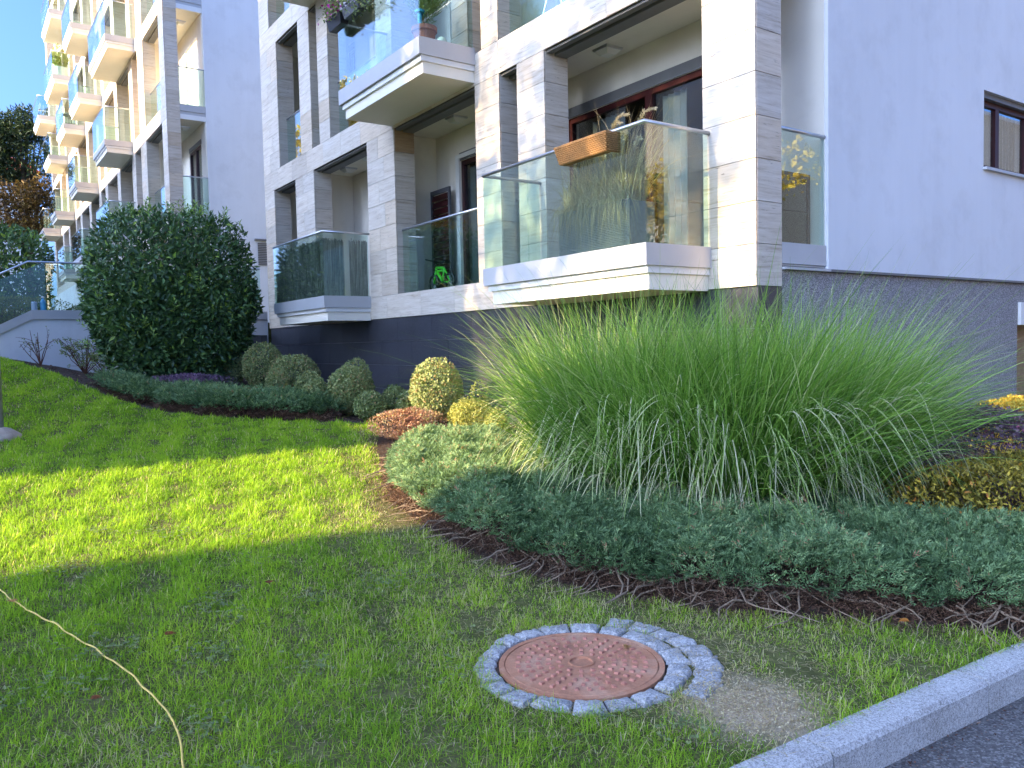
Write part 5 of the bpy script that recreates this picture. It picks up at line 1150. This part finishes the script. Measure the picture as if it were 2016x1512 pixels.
def tree(name, label, base, H, blobs, nl, size, mat, tr, seed, aspect=.5, limbs=9, depth_=.5, cat='tree', lsc=1.):
    th = thing(name, label, cat, base); b = np.array(base, float); m = MB()
    m.tube([b+np.array([0, 0, -.2]), b+np.array([.02*H, .01*H, H*.35]), b+np.array([.01*H, 0, H*.62]), b+np.array([0, 0, H*.9])], [tr*1.25, tr*.9, tr*.55, tr*.15], 9)
    tk = obj('trunk', m, 'bark', th); m = MB(); PP = []; DD = []; TT = []
    tot = sum(r[3]*r[4]*r[5] for r in blobs)
    for (x, y, z, rx, ry, rz) in blobs:
        s = b+np.array([0, 0, min(z-rz*.4, H*.8)*.75]); e = b+np.array([x, y, z]); m.tube([s, (s+e)/2+np.array([0, 0, -.03*H]), e], [tr*.35, tr*.22, tr*.06], 6)
        k = int(nl*rx*ry*rz/tot); D = unit(rng.normal(size=(k, 3))); rr = rng.uniform(.25, 1, k)**.55; P = np.array([x, y, z])+D*rr[:, None]*np.array([rx, ry, rz])*(1+.25*clump_noise(D*2, 2., seed))[:, None]
        keepm = clump_noise(P, 2.2/max(rx, .3), seed+3) > -.35; P = P[keepm]; D = D[keepm]
        PP.append(P); DD.append(unit(D*.5+rng.normal(size=P.shape)*.8)); TT.append(np.clip(rng.normal(.5, .2, len(P))+.25*clump_noise(P, 1.4, seed+9), 0, 1))
    obj('limbs', m, 'bark', tk); P = np.concatenate(PP); n = len(P); L = size*rng.uniform(.6, 1.3, n)
    leaves('crown', P, np.concatenate(DD), rng.normal(size=(n, 3))+np.array([0, 0, .6]), L, L*aspect, np.concatenate(TT), mat, th, .2, off=np.zeros(3)); return th
def blobs_for(u0, u1, v0, v1, t, n, base, rs, seed):
    r = np.random.default_rng(seed); out = []
    for i in range(n):
        P = OC+ray(r.uniform(u0, u1), r.uniform(v0, v1))*t*r.uniform(.97, 1.03); q = rs*r.uniform(.6, 1.2); out.append((P[0]-base[0], P[1]-base[1], P[2]-base[2], q, q, q*.6))
    return out
bp = OC+ray(48, 400)*62; bp[2] = .3
bl = []
for (u, v, r_) in ((20, 240, 1.2), (50, 235, 1.3), (75, 232, 1.1), (30, 265, 1.4), (62, 262, 1.3), (85, 262, 1.0), (10, 285, 1.3), (25, 330, 1.2), (12, 312, 1.2), (70, 300, 1.1), (85, 315, .9), (78, 335, .9), (40, 292, .9), (55, 218, .7), (5, 262, 1.2), (18, 350, 1.), (80, 350, .8), (5, 340, 1.1), (-20, 270, 2), (-25, 320, 2), (40, 345, .7)):
    P = OC+ray(u, v)*62; bl.append((P[0]-bp[0], P[1]-bp[1], P[2]-bp[2], r_*1.15, r_*1.15, r_*.62))
tree('pine_tree', 'dark green pine standing behind the far balconies', tuple(bp), 18, bl, 15000, .40, 'pine', .35, 201, .22)
bp = OC+ray(50, 480)*52; bp[2] = .3
tree('autumn_tree', 'brown autumn tree below the pine', tuple(bp), 10, blobs_for(0, 96, 352, 460, 52, 30, bp, 1.0, 5)+[(0, -2.5, 6, 1.5, 1.5, 2), (0, -3.5, 4, 1.5, 1.5, 2)], 12000, .22, 'autumn', .25, 202, .6)
hp_ = OC+ray(45, 335)*95
t = thing('far_house', 'white house with a red roof glimpsed behind the pine', 'house', (hp_[0], hp_[1], 8)); x, y, z = hp_
m = MB(); m.box(x-6, x, y-3.2, y+1.5, 5, z-.2); obj('wall', m, 'white_render', t)
m = MB(); m.hexa([(x-6.5, y-3.6, z-.19), (x+.5, y-3.6, z-.19), (x+.5, y+1.9, z-.19), (x-6.5, y+1.9, z-.19), (x-4.5, y-1.6, z+1.7), (x-1.5, y-1.6, z+1.7), (x-1.5, y-.2, z+1.7), (x-4.5, y-.2, z+1.7)]); obj('roof', m, 'red_roof', t)
for q in (-2.3, -.2): m = MB(); m.box(x+.002, x+.03, y+q, y+q+1, z-2.1, z-.8); obj('window', m, 'dark_window', t)
# trees out of view: most mirror in the glass, an added birch dapples the facade
def round_tree(name, label, base, H, R, nl, size, mat, seed, z0=.35):
    r = np.random.default_rng(seed); bl = [(r.normal()*R*.45, r.normal()*R*.45, H*(z0+(.93-z0)*r.uniform()), R*r.uniform(.38, .6), R*r.uniform(.38, .6), R*r.uniform(.3, .5)) for i in range(12)]
    return tree(name, label, base, H, bl, nl, size, mat, H*.022, seed, .6)
round_tree('yellow_maple', 'tall yellow maple beyond the end of the far block', (-57, -23, -.5), 21, 6, 9000, .55, 'yellow', 301)
for i, (x, y, h, mt, lb) in enumerate([(13.5, 6.5, 8.5, 'yellow', 'yellow birch across the driveway, nearest the garden'), (15.5, 12, 9.5, 'green_tree', 'green lime tree across the driveway between the birches'), (14.5, 18, 9, 'yellow', 'yellow birch across the driveway, farthest one'), (18, 1.5, 10, 'green_tree', 'green lime tree across the driveway opposite the kerb')]):
    round_tree('driveway_tree', lb, (x, y, -1.9), h, 2.9, 5200, .22, mt, 310+i, .22)
DT = thing('dapple_birch', 'unseen birch added with a crown shaped to dapple the sunlit facade', 'tree', (-6.7, -18, -.9)); b = np.array([-6.7, -18, -.9]); m = MB()
m.tube([b, b+np.array([.3, 0, 5]), b+np.array([1.3, 0, 9]), b+np.array([2.0, 0, 13])], [.16, .13, .09, .03], 8); tk = obj('trunk', m, 'bark', DT); m = MB(); PP = []
r = np.random.default_rng(77)
for h_, w_, R_ in ((-3.45, 1.6, .34), (-3.5, 3.2, .45), (-2.9, 2.9, .4), (-1.9, .1, .42), (-1.5, .9, .35), (-2.2, 1.9, .4), (-.9, 1.45, .33), (-.55, .05, .25), (-2.0, 3.6, .5), (-1.1, 2.9, .4), (-4.3, .9, .25), (-3.6, .4, .3), (-5.9, 2.4, .35), (-.35, 1.35, .22), (-.45, 1.75, .2), (-4.75, 3.3, .22), (-2.7, .55, .3)):
    Xh = (h_+.121*-18)/.993; Zw = (w_-.049*Xh+.405*18)/.913; k = int(95*(R_/.35)**2); D = unit(r.normal(size=(k, 3))); P = np.array([Xh, -18+r.normal()*.8, Zw])+D*(r.uniform(0, 1, (k, 1))**.5)*R_*np.array([1.1, 1.1, 1.0]); PP.append(P-b)
    e = P.mean(0); s = b+np.array([1.0, 0, min(Zw-b[2]-1.0, 8.5)]); m.tube([s, (s+e)/2, e], [.04, .025, .01], 5)
n = 15000; hh_ = r.uniform(-5.75, .12, n); ww_ = r.uniform(-.75, 4.6, n); cn = clump_noise(np.stack([hh_, ww_], -1), 1.5, 78)+.6*clump_noise(np.stack([hh_, ww_], -1), 3.4, 79)
edge = np.clip((ww_+.9)/.7, 0, 1); kp = r.uniform(size=n) < np.clip(0.70+.50*cn, .10, 1.)*edge; hh_, ww_ = hh_[kp], ww_[kp]; Yh = -18+r.normal(0, .9, len(hh_)); Xh = (hh_+.121*Yh)/.993
PP.append(np.stack([Xh, Yh, (ww_-.049*Xh-.405*Yh)/.913], -1)-b)
for e in PP[-1][::260]: s_ = b+np.array([1.2, 0, 7.5]); m.tube([s_, (s_+e+b)/2+np.array([0, 0, .3]), e+b], [.03, .018, .006], 5)
obj('limbs', m, 'bark', tk); P = np.concatenate(PP); n = len(P)
leaves('crown', P, r.normal(size=(n, 3)), r.normal(size=(n, 3)), .14, .10, ptint(n), 'green_tree', DT, .15, off=np.zeros(3))
